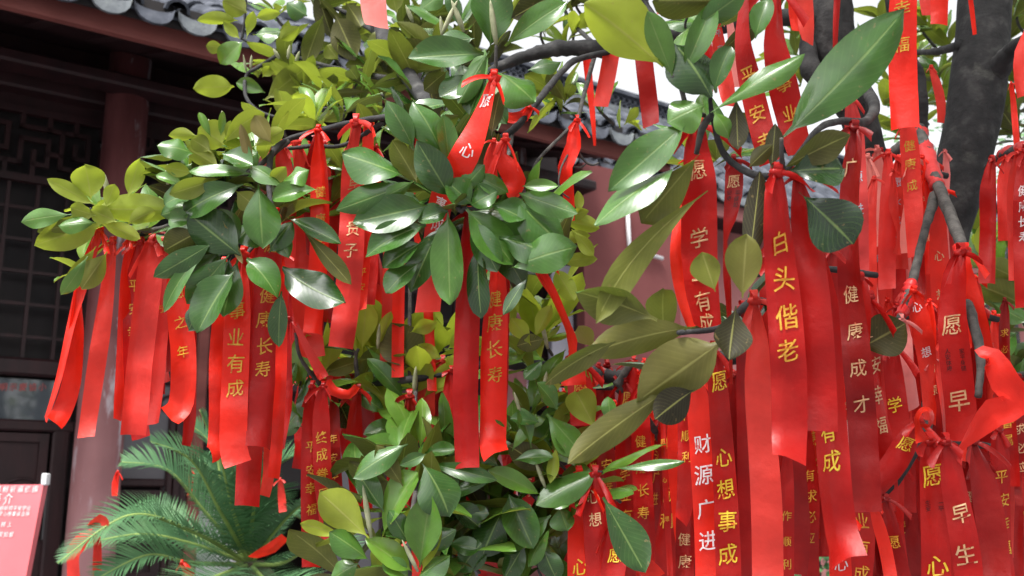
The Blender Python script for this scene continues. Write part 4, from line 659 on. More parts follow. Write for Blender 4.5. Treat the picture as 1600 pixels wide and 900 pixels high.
# unseen crown outside the frame, enlarged to shade the right-hand ribbons
r_ = random.Random(5); made = 0
while made < 620:
    q = Vector((r_.uniform(-1, 1), r_.uniform(-1, 1), r_.uniform(-1, 1)))
    if q.length > 1: continue
    w_ = Vector((1.55 + q.x * 1.75, 1.25 + q.y * 2.9, 3.3 + q.z * 1.4)); v_ = w_ - CAM; dz = v_.dot(FW)
    if v_.length < 1.1: continue
    if dz > -.3:
        dq = max(dz, .12); py = 450 - FPX * v_.dot(UPV) / dq; pxx = 800 + FPX * v_.dot(RT) / dq; mg = 40 + 290 / dq
        if py > -mg and pxx < 1600 + mg: continue
    if w_.z < 1.7: continue
    made += 1; cluster(1000, 0, 1, 9, .145, .3, (r_.uniform(-.6, .6), r_.uniform(.3, 1), r_.uniform(-.6, .6)), 1.0, made + 900, .5, coarse=True, at=w_)
# build: the 300 that show largest as leaf objects, the rest as one mass
LEAVES.sort(key=lambda r: -r[0])
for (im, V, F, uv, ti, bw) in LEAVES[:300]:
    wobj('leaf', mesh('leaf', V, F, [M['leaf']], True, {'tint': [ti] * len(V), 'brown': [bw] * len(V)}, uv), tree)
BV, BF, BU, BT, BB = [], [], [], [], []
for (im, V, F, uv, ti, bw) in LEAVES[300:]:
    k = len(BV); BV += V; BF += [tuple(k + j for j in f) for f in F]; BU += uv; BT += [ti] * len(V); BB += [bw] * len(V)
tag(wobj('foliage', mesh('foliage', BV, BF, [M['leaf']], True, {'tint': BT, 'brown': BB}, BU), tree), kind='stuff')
# pale buds
for (bx, by, tx, ty, wd, d) in [(775, 70, 766, 0, 10, 1.73), (170, 312, 163, 271, 9, 1.84), (262, 288, 262, 256, 8, 1.74), (285, 283, 264, 257, 8, 1.74), (348, 215, 347, 173, 9, 1.74), (332, 212, 326, 186, 8, 1.74), (525, 170, 515, 130, 13, 2.4), (560, 130, 552, 118, 7, 2.5), (645, 35, 634, 8, 7, 2.6), (653, 893, 628, 843, 7, 1.55), (580, 840, 567, 758, 9, 1.56), (813, 645, 803, 612, 6, 1.7), (852, 762, 836, 720, 7, 1.7), (848, 628, 854, 580, 9, 1.75), (856, 545, 845, 500, 7, 1.8), (647, 615, 650, 572, 8, 1.98), (735, 690, 740, 630, 7, 1.9), (590, 545, 593, 505, 6, 1.98), (385, 112, 380, 85, 4, 2.6), (392, 108, 393, 86, 5, 2.6), (450, 92, 453, 70, 6, 2.5), (462, 98, 468, 80, 6, 2.5), (437, 92, 427, 76, 6, 2.5), (1119, 145, 1113, 115, 8, 1.28), (690, 55, 715, 0, 8, 1.9), (725, 50, 705, 0, 9, 1.9), (692, 60, 688, 25, 7, 2)]:
    p = P(bx, by, d); q = P(tx, ty, d - .01); r = wd * d / FPX / 2; V, F = tube([p, p.lerp(q, .25), p.lerp(q, .6), p.lerp(q, .9), q], [r * .5, r * .95, r, r * .5, r * .06], 7); wobj('leaf_bud', mesh('leaf_bud', V, F, [M['bud']], True), tree)
print('leaves', len(LEAVES))
# ------------------------------------------------------------------ ribbons
TONE = {'b': (.84, .022, .008, 1), 'r': (.48, .007, .005, 1), 'd': (.32, .005, .004, 1), 'p': (.80, .045, .032, 1), 'f': (.86, .26, .23, 1), 'o': (.62, .05, .045, 1)}
NR = [0]
def Rb(pts, d, tone, label, text=None, tc='gold', ts=26, knot=True, curl=.010, group=None, part_of=None, wsgn=None, step=14, flat=False, hand=None):
    NR[0] += 1; rnd = random.Random(NR[0] * 17 + 3)
    pts = [(p[0], p[1], p[2], (p[3] if len(p) > 3 else 0.)) for p in pts]; WM = max(p[2] for p in pts); Wm = WM * d / FPX
    sm = []
    for i in range(len(pts) - 1):
        q = catmull([pts[max(i - 1, 0)], pts[i], pts[i + 1], pts[min(i + 2, len(pts) - 1)]], 1)
        n = max(2, int(math.hypot(pts[i + 1][0] - pts[i][0], pts[i + 1][1] - pts[i][1]) / step)); p0, p1, p2, p3 = pts[max(i - 1, 0)], pts[i], pts[i + 1], pts[min(i + 2, len(pts) - 1)]
        for j in range(n):
            t = j / n; t2 = t * t; t3 = t2 * t; sm.append(tuple(.5 * (2 * b + (c - a) * t + (2 * a - 5 * b + 4 * c - e) * t2 + (3 * b - a - 3 * c + e) * t3) for a, b, c, e in zip(p0, p1, p2, p3)))
    sm.append(pts[-1]); n = len(sm)
    C0 = [P(p[0], p[1], d + p[3]) for p in sm]; S = [0.]
    for i in range(1, n): S.append(S[-1] + (C0[i] - C0[i - 1]).length)
    Lr = S[-1]; ph, ph3 = rnd.uniform(0, 6.28), rnd.uniform(0, 6.28); am = rnd.uniform(.003, .009); wl = rnd.uniform(.14, .3)
    if flat: am = .0008
    C = []
    for i in range(n):
        v = (C0[i] - CAM).normalized(); s = S[i]; e = max(0, (s - (Lr - .055)) / .055); k = min(1, s / .08)
        C.append(C0[i] + v * (am * k * (math.sin(6.28 * s / wl + ph) + .35 * math.sin(6.28 * s / wl * 2.7 + ph3)) - curl * e * e))
    sg = wsgn if wsgn else rnd.choice((-1, 1)); nc = 6; cup = rnd.uniform(-.10, .10); V = []; G = []
    tws = rnd.uniform(-.22, .22); fr2 = rnd.uniform(10, 24); cr = rnd.uniform(-.16, .16); cu = rnd.uniform(-.6, .6)
    if flat: cup, cr, tws = 0, .03, 0
    for i in range(n):
        t = (C[min(i + 1, n - 1)] - C[max(i - 1, 0)]).normalized(); v = (C[i] - CAM).normalized(); sd = t.cross(v).normalized(); nn = t.cross(sd).normalized()
        r = max(.10, min(1, sm[i][2] / WM)); ga = max(0., 1 - S[i] / .07) if knot else 0.
        wg = r * ga + 1 * (1 - ga); wg = max(r, wg); ang = sg * math.acos(min(1, r / wg)) * .98 + tws * math.sin(S[i] * fr2 * .6 + ph3) * (1 - ga)
        m3 = Matrix.Rotation(ang, 3, t); s2 = m3 @ sd; n2 = m3 @ nn; hw = Wm * wg / 2
        row = []
        for j in range(nc + 1):
            u = -1 + 2 * j / nc; pl = (1 - wg) * Wm * .22 * math.sin(u * 6.0 + ph) + (cup * (u * u - .4) + cr * abs(u - cu)) * Wm * (1 - ga) + .0014 * math.sin(S[i] * fr2 + ph3 + u * 1.3) * u
            row.append(C[i] + s2 * hw * u + n2 * pl)
        V += row; G.append((s2, n2, hw))
    F = []; kk = nc + 1
    for i in range(n - 1):
        for j in range(nc): F.append((i * kk + j, (i + 1) * kk + j, (i + 1) * kk + j + 1, i * kk + j + 1))
    root = part_of or empty('red_ribbon', C0[0], label, 'ribbon', group)
    c = TONE[tone]; c = tuple(min(1, x * rnd.uniform(.92, 1.08)) for x in c[:3]) + (1,)
    o = wobj('band', mesh('band', V, F, [M['ribbon']], True), root); o.color = c
    if knot and not part_of:
        kv, kf = [], []; rr = .19 * Wm
        for a in range(9):
            for b in range(10):
                th = math.pi * a / 8; f = 2 * math.pi * b / 10; q = Vector((math.sin(th) * math.cos(f), math.sin(th) * math.sin(f), math.cos(th))); l = 1 + .45 * noise.noise(q * 1.9 + Vector((NR[0], 0, 0)))
                kv.append(C0[0] + Vector((q.x * 1.25, q.y * .9, q.z * .8)) * rr * l)
        for a in range(8):
            for b in range(10): kf.append((a * 10 + b, (a + 1) * 10 + b, (a + 1) * 10 + (b + 1) % 10, a * 10 + (b + 1) % 10))
        # a loop round the twig and loose tails with a crease
        k0 = len(kv); rb = rr * rnd.uniform(.9, 1.3); hw2 = rr * .55
        for b in range(13):
            f = 2 * math.pi * b / 12; w3 = hw2 * (1 + .3 * math.sin(2 * f + ph))
            o3 = C0[0] + UPW * rr * .9 + (UPW * math.cos(f) * .8 + FW * math.sin(f)) * rb * (1 + .12 * math.sin(3 * f + ph)); kv += [o3 - RT * w3, o3 + RT * w3]
            if b: kf.append((k0 + 2 * b - 2, k0 + 2 * b - 1, k0 + 2 * b + 1, k0 + 2 * b))
        for s in (-1, 1):
            k0 = len(kv); dx = (RT * s * rnd.uniform(.35, 1) + UPW * rnd.uniform(-.7, .25) - FW * rnd.uniform(0, .6)).normalized(); L2 = rnd.uniform(.5, 1.3) * Wm; tw_ = rnd.uniform(-1.5, 1.5)
            for q in range(6):
                t_ = q / 5; p = C0[0] + dx * L2 * t_ - UPW * L2 * .55 * t_ * t_; w2 = Wm * (.10 + .26 * t_) * .5; ax_ = (UPW * math.cos(tw_ * t_) + FW * math.sin(tw_ * t_)).normalized(); ax_ = (ax_ - dx * ax_.dot(dx)).normalized()
                kv += [p + ax_ * w2, p + dx.cross(ax_) * w2 * .45, p - ax_ * w2]
                if q: kf += [(k0 + 3 * q - 3, k0 + 3 * q - 2, k0 + 3 * q + 1, k0 + 3 * q), (k0 + 3 * q - 2, k0 + 3 * q - 1, k0 + 3 * q + 2, k0 + 3 * q + 1)]
        kn = wobj('knot', mesh('knot', kv, kf, [M['ribbon']], True), root); kn.color = c
    if text:
        def ev(s, x, up):
            s = min(max(s, 0), Lr); i = 0
            while i < n - 2 and S[i + 1] < s: i += 1
            f = (s - S[i]) / max(1e-6, S[i + 1] - S[i]); hw = G[i][2] * (1 - f) + G[i + 1][2] * f
            jj = min(max((x / hw + 1) / 2 * nc, 0), nc - 1e-4); j = int(jj); g = jj - j
            a = V[i * kk + j].lerp(V[i * kk + j + 1], g); b = V[(i + 1) * kk + j].lerp(V[(i + 1) * kk + j + 1], g)
            return a.lerp(b, f) + G[i][1].lerp(G[i + 1][1], f) * up
        hs_ = [(c_, hand[0] + 9 * (k_ // 2), 'blk', 9, (-.22 if k_ % 2 else .22) * Wm) for k_, c_ in enumerate(hand[1])] if hand else []
        for ch, y, mt_, ts_, ox_ in [(c_, y_, tc, ts, 0) for c_, y_ in text] + hs_:
            i = 0
            while i < n - 2 and sm[i + 1][1] < y: i += 1
            f = (y - sm[i][1]) / max(1e-6, sm[i + 1][1] - sm[i][1]); s0 = S[i] + f * (S[i + 1] - S[i]); gv, gf, fl = glyph(ch); size = ts_ * d / FPX * rnd.uniform(.95, 1.06); ro = rnd.uniform(-.07, .07); ox = ox_ + rnd.uniform(-.05, .05) * size
            TV = [ev(s0 - (b + a * ro) * size, ox + (a - b * ro) * size, .0019) for a, b in gv]; TF = [tuple(q if not fl else q[::-1]) for q in gf]
            wobj('character', mesh('character', TV, TF, [M[mt_]]), root)
    return root
def T(s, y0, dy): return [(c, y0 + i * dy) for i, c in enumerate(s)]
def hook(pts, d, r=2.2):      # a bare twig that carries something
    branch([(x, y, d, r) for x, y in pts], 'twig', 'twig', 6)

# bunch on the tip of the long left arm
Rb([(155, 360, 8), (142, 400, 14), (128, 445, 18), (113, 500, 11), (92, 590, 10), (70, 656, 8)], 1.86, 'b', 'thin twisted bright red ribbon, outermost on the tip of the long bough', curl=0)
Rb([(156, 362, 8), (140, 410, 16), (127, 455, 9), (122, 520, 22), (112, 600, 27), (96, 645, 29), (86, 660, 28)], 1.87, 'b', 'bright red ribbon with kicked-up end, second from the outer bough tip', curl=.03)
Rb([(176, 378, 9), (170, 420, 18), (158, 520, 26), (148, 590, 27), (134, 683, 25)], 1.88, 'p', 'plain pinkish ribbon hanging in front of the peeling red pillar')
Rb([(202, 372, 8), (198, 430, 15), (194, 520, 20), (190, 600, 20), (185, 656, 12)], 1.9, 'b', 'narrow bright red ribbon just beside the wide faded ribbon, on its pillar side')
Rb([(238, 378, 20), (236, 400, 33), (230, 450, 36), (218, 570, 38), (205, 679, 36)], 1.84, 'p', 'wide faded pinkish ribbon, broadest of the bunch above the palm')
Rb([(220, 380, 14), (212, 440, 28), (208, 520, 30), (212, 620, 30), (222, 685, 28)], 1.9, 'r', 'red ribbon with gold characters half hidden behind the wide faded ribbon', T('平安幸福', 446, 36), 'gold', 20)
Rb([(256, 378, 10), (253, 420, 22), (250, 500, 26), (246, 580, 24), (240, 663, 17)], 1.9, 'p', 'pinkish ribbon with one small gold character beside the wide faded ribbon', [('万', 483)], 'gold', 14)
Rb([(280, 395, 12), (280, 450, 32), (286, 540, 38), (287, 610, 37), (280, 640, 36), (264, 653, 34)], 1.86, 'b', 'bright red ribbon with flicked-up end and gold characters along one edge', T('愿之年', 458, 46), 'gold', 20, curl=.03)
Rb([(300, 420, 10), (297, 500, 17), (297, 610, 19), (295, 660, 18), (288, 696, 14)], 1.92, 'r', 'narrow red ribbon hanging lowest at the edge of the bough-tip bunch')
Rb([(268, 375, 10), (266, 440, 14), (268, 520, 16), (266, 580, 14)], 1.93, 'd', 'short deep red ribbon tucked behind the flicked-up ribbon')
# second bunch (bough middle)
Rb([(380, 398, 9), (377, 425, 22), (374, 470, 38), (370, 550, 41), (366, 640, 41), (365, 700, 41), (372, 726, 42)], 1.7, 'b', 'bright red ribbon with gold characters 事业有成 (career success) below the drooping leaves', [('事', 486), ('业', 527), ('有', 568), ('成', 607)], 'gold', 30, curl=.03)
Rb([(350, 410, 9), (345, 470, 22), (341, 560, 28), (341, 650, 28), (338, 700, 27), (330, 710, 26)], 1.74, 'b', 'plain red ribbon with curled pale end beside the career success ribbon', curl=.03)
Rb([(430, 338, 10), (428, 370, 28), (420, 440, 36), (413, 520, 39), (410, 600, 40), (408, 670, 38), (407, 697, 36)], 1.71, 'r', 'red ribbon with gold characters 健康长寿 (health, long life) behind the pale oval leaf', [('愿', 382), ('健', 462), ('康', 500), ('长', 541), ('寿', 577)], 'gold', 28, curl=.02)
Rb([(402, 370, 9), (398, 440, 24), (393, 560, 36), (391, 680, 39), (387, 790, 38)], 1.78, 'r', 'longest plain red ribbon of the middle bough bunch, straight cut end')
Rb([(440, 400, 9), (440, 480, 18), (437, 600, 20), (432, 700, 19), (428, 747, 17)], 1.78, 'b', 'narrow red ribbon behind the health and long life ribbon')
Rb([(452, 500, 8), (449, 570, 18), (446, 640, 20), (440, 700, 15)], 1.86, 'r', 'short narrow ribbon beside the lowest dark leaf of the middle bough')
Rb([(418, 600, 10), (420, 680, 16), (420, 740, 18), (414, 775, 16)], 1.82, 'p', 'pale pinkish ribbon end dangling over the sago palm', knot=False)
# upper bough bunch
Rb([(497, 203, 14), (498, 222, 13), (501, 260, 22), (501, 340, 28), (496, 430, 29), (490, 520, 28)], 1.92, 'b', 'bright red ribbon with gold characters tied on the dark bough beside the faded loops', T('健康永', 300, 42), 'gold', 18)
Rb([(414, 238, 10), (410, 262, 14), (413, 300, 15), (412, 345, 13)], 1.9, 'f', 'pale pink looped ribbon strip at the bend of the dark bough')
Rb([(440, 226, 12), (442, 250, 24), (448, 290, 26), (450, 350, 26), (447, 440, 24)], 1.93, 'p', 'crumpled pinkish ribbon just inside the bend of the dark bough')
Rb([(462, 222, 12), (470, 255, 24), (468, 320, 30), (468, 400, 38), (476, 470, 40), (486, 560, 38)], 1.98, 'p', 'broad pinkish ribbon behind the two-tone folded leaf')
Rb([(556, 192, 16), (553, 220, 14), (553, 270, 32), (552, 330, 38), (548, 400, 40), (541, 480, 40), (534, 543, 38)], 1.9, 'p', 'pinkish red ribbon with pale characters 早生贵子 beside the fan of dark leaves', [('早', 290), ('生', 324), ('贵', 357), ('子', 391)], 'pale', 24)
Rb([(577, 190, 16), (575, 215, 17), (574, 260, 17), (572, 340, 22), (567, 420, 22), (563, 485, 18)], 1.93, 'b', 'bright red ribbon with small gold characters behind the pale lettered pinkish ribbon', T('平安', 425, 24), 'gold', 14)
Rb([(588, 230, 9), (584, 330, 16), (582, 420, 18), (578, 476, 17)], 1.97, 'r', 'narrow plain red ribbon behind the fan of dark leaves, nearer the bough')
Rb([(608, 300, 10), (609, 400, 19), (606, 500, 20), (604, 565, 18)], 2.02, 'p', 'faded ribbon in the dark gap below the fan of leaves')
Rb([(624, 300, 10), (624, 400, 18), (622, 500, 19), (622, 590, 18)], 2.0, 'b', 'red ribbon paired with the faded one in the dark gap below the fan of leaves')
Rb([(644, 176, 12), (655, 200, 14), (654, 240, 15), (650, 310, 13)], 1.95, 'r', 'small deep red ribbon tied above the central whorl of leaves')
Rb([(640, 300, 9), (665, 440, 14), (672, 540, 15), (676, 610, 14)], 2.0, 'b', 'slim red ribbon beside the bare grey twig below the central whorl')
Rb([(500, 205, 10), (486, 260, 20), (484, 320, 20), (486, 400, 18)], 1.97, 'd', 'deep red ribbon end hanging behind the bough next to the gold lettered one')
# centre
Rb([(772, 122, 10), (764, 148, 16), (746, 198, 32), (726, 243, 45), (704, 284, 42, .03), (688, 325, 38, .06), (678, 400, 38, .08), (668, 488, 40, .08)], 1.58, 'b', 'ribbon slanting down through the central leaf whorl with characters 心想事成', [('愿', 158), ('心', 235), ('事', 318), ('成', 349)], 'wht', 25, wsgn=1, flat=True)
Rb([(733, 335, 14), (734, 370, 30), (731, 430, 37), (728, 520, 39), (727, 630, 40), (728, 731, 38)], 1.66, 'r', 'long plain deep red ribbon below the big pale central leaf')
Rb([(778, 395, 10), (776, 430, 24), (772, 490, 38), (772, 560, 42), (772, 640, 42), (769, 690, 41), (773, 708, 41)], 1.68, 'b', 'red ribbon with gold 康长寿 and shiny curled end beside the long plain one', [('健', 468), ('康', 505), ('长', 546), ('寿', 586)], 'gold', 28, curl=.035)
Rb([(792, 410, 9), (788, 470, 16), (786, 560, 18), (784, 640, 14)], 1.73, 'r', 'narrow red ribbon behind the shiny curled ribbon of the centre')
Rb([(790, 218, 10), (783, 240, 20), (795, 262, 34), (806, 285, 34), (806, 302, 22), (802, 314, 8)], 1.62, 'b', 'short folded ribbon scrap tied where the bough forks above the central leaves', curl=0)
Rb([(772, 222, 9), (766, 250, 20), (768, 285, 22), (778, 310, 14)], 1.64, 'p', 'pinkish folded scrap beside the folded red scrap at the fork', curl=0)
Rb([(902, 188, 8), (898, 206, 17), (896, 228, 24), (884, 262, 22), (888, 290, 18), (893, 325, 12), (894, 345, 9)], 1.84, 'b', 'thin twisting ribbon on the bare twig before the dark eave', curl=0)
Rb([(828, 168, 10), (818, 182, 20), (800, 186, 16), (786, 184, 14)], 1.8, 'b', 'red ribbon scrap wrapped along the slanting twig before the roof', curl=0)
Rb([(836, 405, 16), (852, 440, 19), (868, 475, 14), (884, 512, 10), (889, 530, 16), (891, 550, 9), (894, 575, 30), (896, 602, 40)], 1.7, 'b', 'red ribbon slanting from the leaves to a knot before the grey board', curl=0, wsgn=1)
Rb([(893, 560, 10), (903, 585, 34), (908, 620, 40), (912, 665, 40)], 1.78, 'r', 'red ribbon with gold wish character 愿 just under the slanting knot', [('愿', 600)], 'gold', 24)
# top
Rb([(582, -40, 38), (583, 0, 40), (585, 30, 38), (588, 44, 34)], 1.8, 'f', 'pale pink ribbon end hanging at the very top among small leaves', knot=False, curl=.02)
Rb([(917, 92, 13), (921, 130, 12), (926, 180, 8), (930, 228, 3)], 2.15, 'b', 'thin tapering ribbon under the dark horizontal limb', knot=False, curl=0, step=8)
Rb([(955, 84, 26), (949, 120, 25), (938, 166, 21)], 2.15, 'b', 'short broad ribbon under the dark horizontal limb, next to the thin tapering one', knot=False)
Rb([(1003, 66, 22), (1008, 110, 28), (1014, 160, 28), (1017, 196, 24)], 2.15, 'r', 'ribbon against the white sky beneath the big yellow-green leaf', knot=False)
Rb([(1027, -30, 8), (1029, 0, 9), (1031, 22, 8)], 2.2, 'f', 'sliver of pale ribbon above the curled leaf at the top')
Rb([(1118, 30, 12), (1123, 60, 20), (1130, 110, 25), (1138, 150, 24), (1142, 165, 20)], 1.9, 'p', 'faded ribbon with worn pale print against the sky', T('平安', 52, 24), 'lav', 12)
Rb([(1138, 20, 8), (1145, 70, 14), (1150, 110, 15), (1153, 136, 12)], 1.95, 'f', 'narrow pale pink ribbon against the sky beside the worn print one')
Rb([(1098, 30, 10), (1100, 60, 20), (1108, 110, 20), (1100, 160, 18)], 1.95, 'r', 'red ribbon behind the dark leaf under the top bough')
# near right
Rb([(1166, -30, 14), (1163, 10, 18), (1160, 60, 26), (1168, 110, 34), (1182, 170, 37), (1198, 232, 36), (1203, 255, 30)], 1.36, 'r', 'near ribbon with gold 平安 (peace) beside the long narrow leaf', [('平', 117), ('安', 178), ('幸', 222)], 'gold', 28, knot=False)
Rb([(1211, -20, 8), (1213, 20, 20), (1214, 70, 40), (1223, 130, 46), (1240, 200, 44), (1252, 240, 38)], 1.4, 'r', 'near ribbon with gold 事业 crossed by the long narrow leaf', [('事', 130), ('业', 178)], 'gold', 28)
Rb([(1092, 196, 16), (1086, 225, 34), (1090, 290, 52), (1092, 380, 56), (1094, 450, 54), (1102, 515, 46)], 1.36, 'r', 'near broad ribbon with gold 学业有成 (success in study) behind the arching leaf', [('愿', 266), ('学', 372), ('业', 425), ('有', 472), ('成', 506)], 'pale', 34)
Rb([(1078, 250, 12), (1064, 340, 20), (1059, 400, 24), (1066, 460, 20), (1078, 512, 12)], 1.4, 'b', 'bright red ribbon edge showing behind the success in study ribbon')
Rb([(1146, 250, 22), (1147, 275, 28), (1146, 305, 27), (1141, 345, 18), (1136, 378, 5), (1139, 430, 11), (1143, 490, 8), (1145, 600, 6)], 1.34, 'd', 'twisted dark ribbon with black handwriting between leaf and success in study ribbon', [('愿', 284)], 'pale', 22, curl=0, hand=(302, '平安健康如'))
Rb([(1214, 270, 14), (1214, 300, 34), (1220, 380, 46), (1227, 470, 52), (1232, 580, 55), (1234, 670, 55), (1236, 714, 53)], 1.25, 'r', 'closest broad ribbon with gold 白头偕老 (grow old together)', [('白', 380), ('头', 436), ('偕', 496), ('老', 549)], 'gold', 40, curl=.025)
Rb([(1246, 276, 14), (1258, 340, 38), (1268, 420, 46), (1278, 520, 47), (1284, 620, 47), (1286, 674, 46)], 1.29, 'r', 'plain deep red ribbon close beside the grow old together ribbon')
Rb([(1280, 380, 14), (1285, 480, 30), (1290, 600, 42), (1297, 700, 46), (1303, 780, 47), (1312, 840, 50), (1324, 872, 58)], 1.33, 'r', 'ribbon with gold 成 and a flared shiny end at the bottom', [('事', 570), ('业', 625), ('有', 676), ('成', 721)], 'yel', 34, curl=.05)
Rb([(1335, 200, 14), (1332, 260, 30), (1329, 350, 36), (1330, 430, 40), (1336, 520, 43), (1344, 620, 44), (1350, 720, 44), (1356, 800, 42)], 1.48, 'd', 'dark red ribbon with gold 健康成才 beside the dark round leaf', [('广', 262), ('健', 460), ('康', 518), ('成', 575), ('才', 632)], 'pale', 30)
Rb([(1409, -40, 36), (1408, 10, 40), (1409, 70, 42), (1411, 140, 42), (1412, 199, 40)], 1.75, 'b', 'bright red ribbon with gold 幸福 (happiness) at the top beside the trunk', [('幸', 14), ('福', 70)], 'gold', 26, knot=False)
Rb([(1416, 190, 20), (1421, 230, 28), (1425, 290, 28), (1428, 350, 26), (1430, 400, 22)], 1.9, 'p', 'faded ribbon with gold 健康成 right below the happiness ribbon', [('健', 228), ('康', 257), ('成', 290)], 'gold', 18)
Rb([(1084, 580, 14), (1091, 625, 33), (1097, 700, 38), (1103, 790, 40), (1106, 860, 40), (1107, 915, 40)], 1.5, 'b', 'red ribbon with white characters 财源广进 (wealth)', [('财', 694), ('源', 742), ('广', 795), ('进', 845)], 'wht', 32, wsgn=1)
Rb([(1114, 545, 12), (1121, 585, 28), (1127, 660, 35), (1133, 760, 38), (1137, 850, 39), (1139, 915, 39)], 1.46, 'r', 'red ribbon with yellow 愿心想事成 next to the white lettered wealth ribbon', [('愿', 596), ('心', 715), ('想', 765), ('事', 815), ('成', 866)], 'yel', 33)
Rb([(1178, 470, 12), (1182, 520, 30), (1184, 600, 42), (1192, 700, 46), (1198, 800, 48), (1200, 915, 48)], 1.38, 'p', 'long plain pinkish red ribbon hanging out of the frame under 白头偕老')
Rb([(1160, 480, 12), (1165, 540, 26), (1168, 640, 32), (1170, 760, 34), (1172, 915, 34)], 1.55, 'd', 'deep red plain ribbon between the yellow wish ribbon and the long pinkish one')
Rb([(1070, 600, 12), (1072, 650, 24), (1072, 720, 26), (1070, 790, 26), (1064, 815, 22)], 1.7, 'r', 'ribbon with gold 顺利 whose end stops beside the white lettered ribbon', [('作', 648), ('顺', 681), ('利', 714)], 'gold', 18, curl=.02)
Rb([(1080, 700, 12), (1072, 790, 28), (1070, 850, 29), (1070, 915, 29)], 1.78, 'd', 'dark ribbon with gold 健康 low beside the white lettered ribbon', [('健', 843), ('康', 878)], 'pale', 22)
Rb([(1035, 610, 6), (1037, 700, 8), (1042, 800, 9), (1048, 915, 10)], 1.75, 'r', 'edge-on thin ribbon with a fringe of gold print near the narrow leaf tip', T('愿心想', 690, 60), 'gold', 9)
Rb([(1002, 600, 12), (1000, 660, 28), (1003, 740, 31), (1007, 820, 32), (1012, 885, 32)], 1.95, 'r', 'ribbon with gold 健康长寿 above the dark twisted lower leaf', [('健', 690), ('康', 731), ('长', 766), ('寿', 802)], 'gold', 21)
Rb([(975, 595, 12), (974, 660, 26), (976, 760, 28), (979, 850, 28), (980, 915, 28)], 2.0, 'r', 'ribbon with gold 学业 crossed by the horizontal slim leaf', [('学', 741), ('业', 774), ('有', 806)], 'gold', 20)
Rb([(946, 640, 12), (947, 700, 26), (950, 780, 27), (953, 860, 28), (955, 915, 28)], 2.02, 'd', 'dark ribbon with gold 安幸 behind the olive underside leaf', [('平', 692), ('安', 727), ('幸', 762)], 'gold', 20)
Rb([(905, 740, 10), (905, 780, 32), (906, 850, 39), (907, 915, 40)], 1.72, 'b', 'broad ribbon with yellow 心 at the bottom edge beside the dark leaves', [('心', 886)], 'yel', 28)
Rb([(930, 742, 10), (927, 770, 34), (932, 830, 40), (938, 915, 41)], 1.7, 'r', 'ribbon with white 心 just above the yellow lettered broad ribbon', [('心', 776), ('想', 812)], 'pale', 24)
Rb([(958, 815, 14), (962, 850, 34), (960, 880, 38), (955, 915, 38)], 1.68, 'r', 'ribbon with yellow 愿 behind the twisted lower leaf', [('愿', 868)], 'yel', 26)
Rb([(995, 880, 14), (1010, 885, 30), (1025, 905, 34)], 1.6, 'b', 'rolled bright ribbon loop at the bottom beside the twisted leaf', knot=False, curl=0)
Rb([(990, 565, 10), (984, 600, 28), (982, 640, 30), (981, 680, 28)], 2.0, 'r', 'ribbon with gold 愿 hanging from the grey twig end', [('愿', 622)], 'gold', 22)
# lower middle
Rb([(488, 605, 10), (488, 640, 26), (486, 720, 30), (486, 800, 29), (487, 886, 28)], 1.88, 'r', 'long ribbon with gold 平安幸福 above the palm', [('平', 698), ('安', 735), ('幸', 763), ('福', 796)], 'gold', 19)
Rb([(505, 605, 10), (502, 650, 26), (504, 740, 28), (510, 800, 26), (512, 845, 20)], 1.85, 'r', 'ribbon with gold 终成眷属 overlapping the long happiness ribbon', [('终', 684), ('成', 711), ('眷', 741), ('属', 772)], 'gold', 20)
Rb([(522, 610, 10), (520, 680, 22), (524, 760, 22), (528, 830, 16)], 1.95, 'd', 'dark ribbon with faint gold 年安幸 behind the overlapping pair', [('年', 686), ('安', 715), ('幸', 742)], 'gold', 15)
Rb([(560, 610, 10), (552, 680, 30), (560, 740, 34), (566, 800, 32)], 1.98, 'r', 'red ribbon in the dark gap behind the lower yellow-green leaves')
Rb([(640, 620, 10), (632, 690, 30), (622, 760, 36), (620, 810, 34)], 1.92, 'r', 'red ribbon showing between the leaves under the lower bough', [('成', 665)], 'gold', 18)
Rb([(692, 565, 12), (672, 590, 26), (665, 640, 30), (664, 690, 28)], 2.02, 'p', 'pinkish ribbon behind the upright yellow-green leaves')
Rb([(705, 580, 10), (700, 640, 26), (700, 700, 26), (702, 750, 24)], 1.98, 'r', 'red ribbon behind the long plain ribbon of the centre')
Rb([(735, 745, 10), (738, 780, 26), (745, 830, 30), (748, 870, 28)], 1.9, 'r', 'red ribbon with gold 有成 low under the slim paired leaves', [('有', 780), ('成', 808)], 'gold', 18)
Rb([(760, 745, 10), (768, 790, 26), (772, 850, 28), (775, 915, 28)], 1.95, 'd', 'dark ribbon low among the glossy lower leaves', [('工', 772), ('作', 800)], 'gold', 16)
Rb([(500, 585, 9), (505, 590, 18), (478, 540, 14), (462, 505, 10)], 1.93, 'p', 'thin faded ribbon slanting between the lower twigs', curl=0, knot=False)
Rb([(510, 595, 10), (520, 610, 16), (545, 618, 14), (560, 605, 10)], 1.9, 'b', 'red ribbon scrap looping below the lower yellow-green leaves', curl=0, knot=False)
Rb([(640, 845, 10), (650, 870, 16), (648, 915, 18)], 1.62, 'b', 'red scrap at the bottom among bright green leaves')
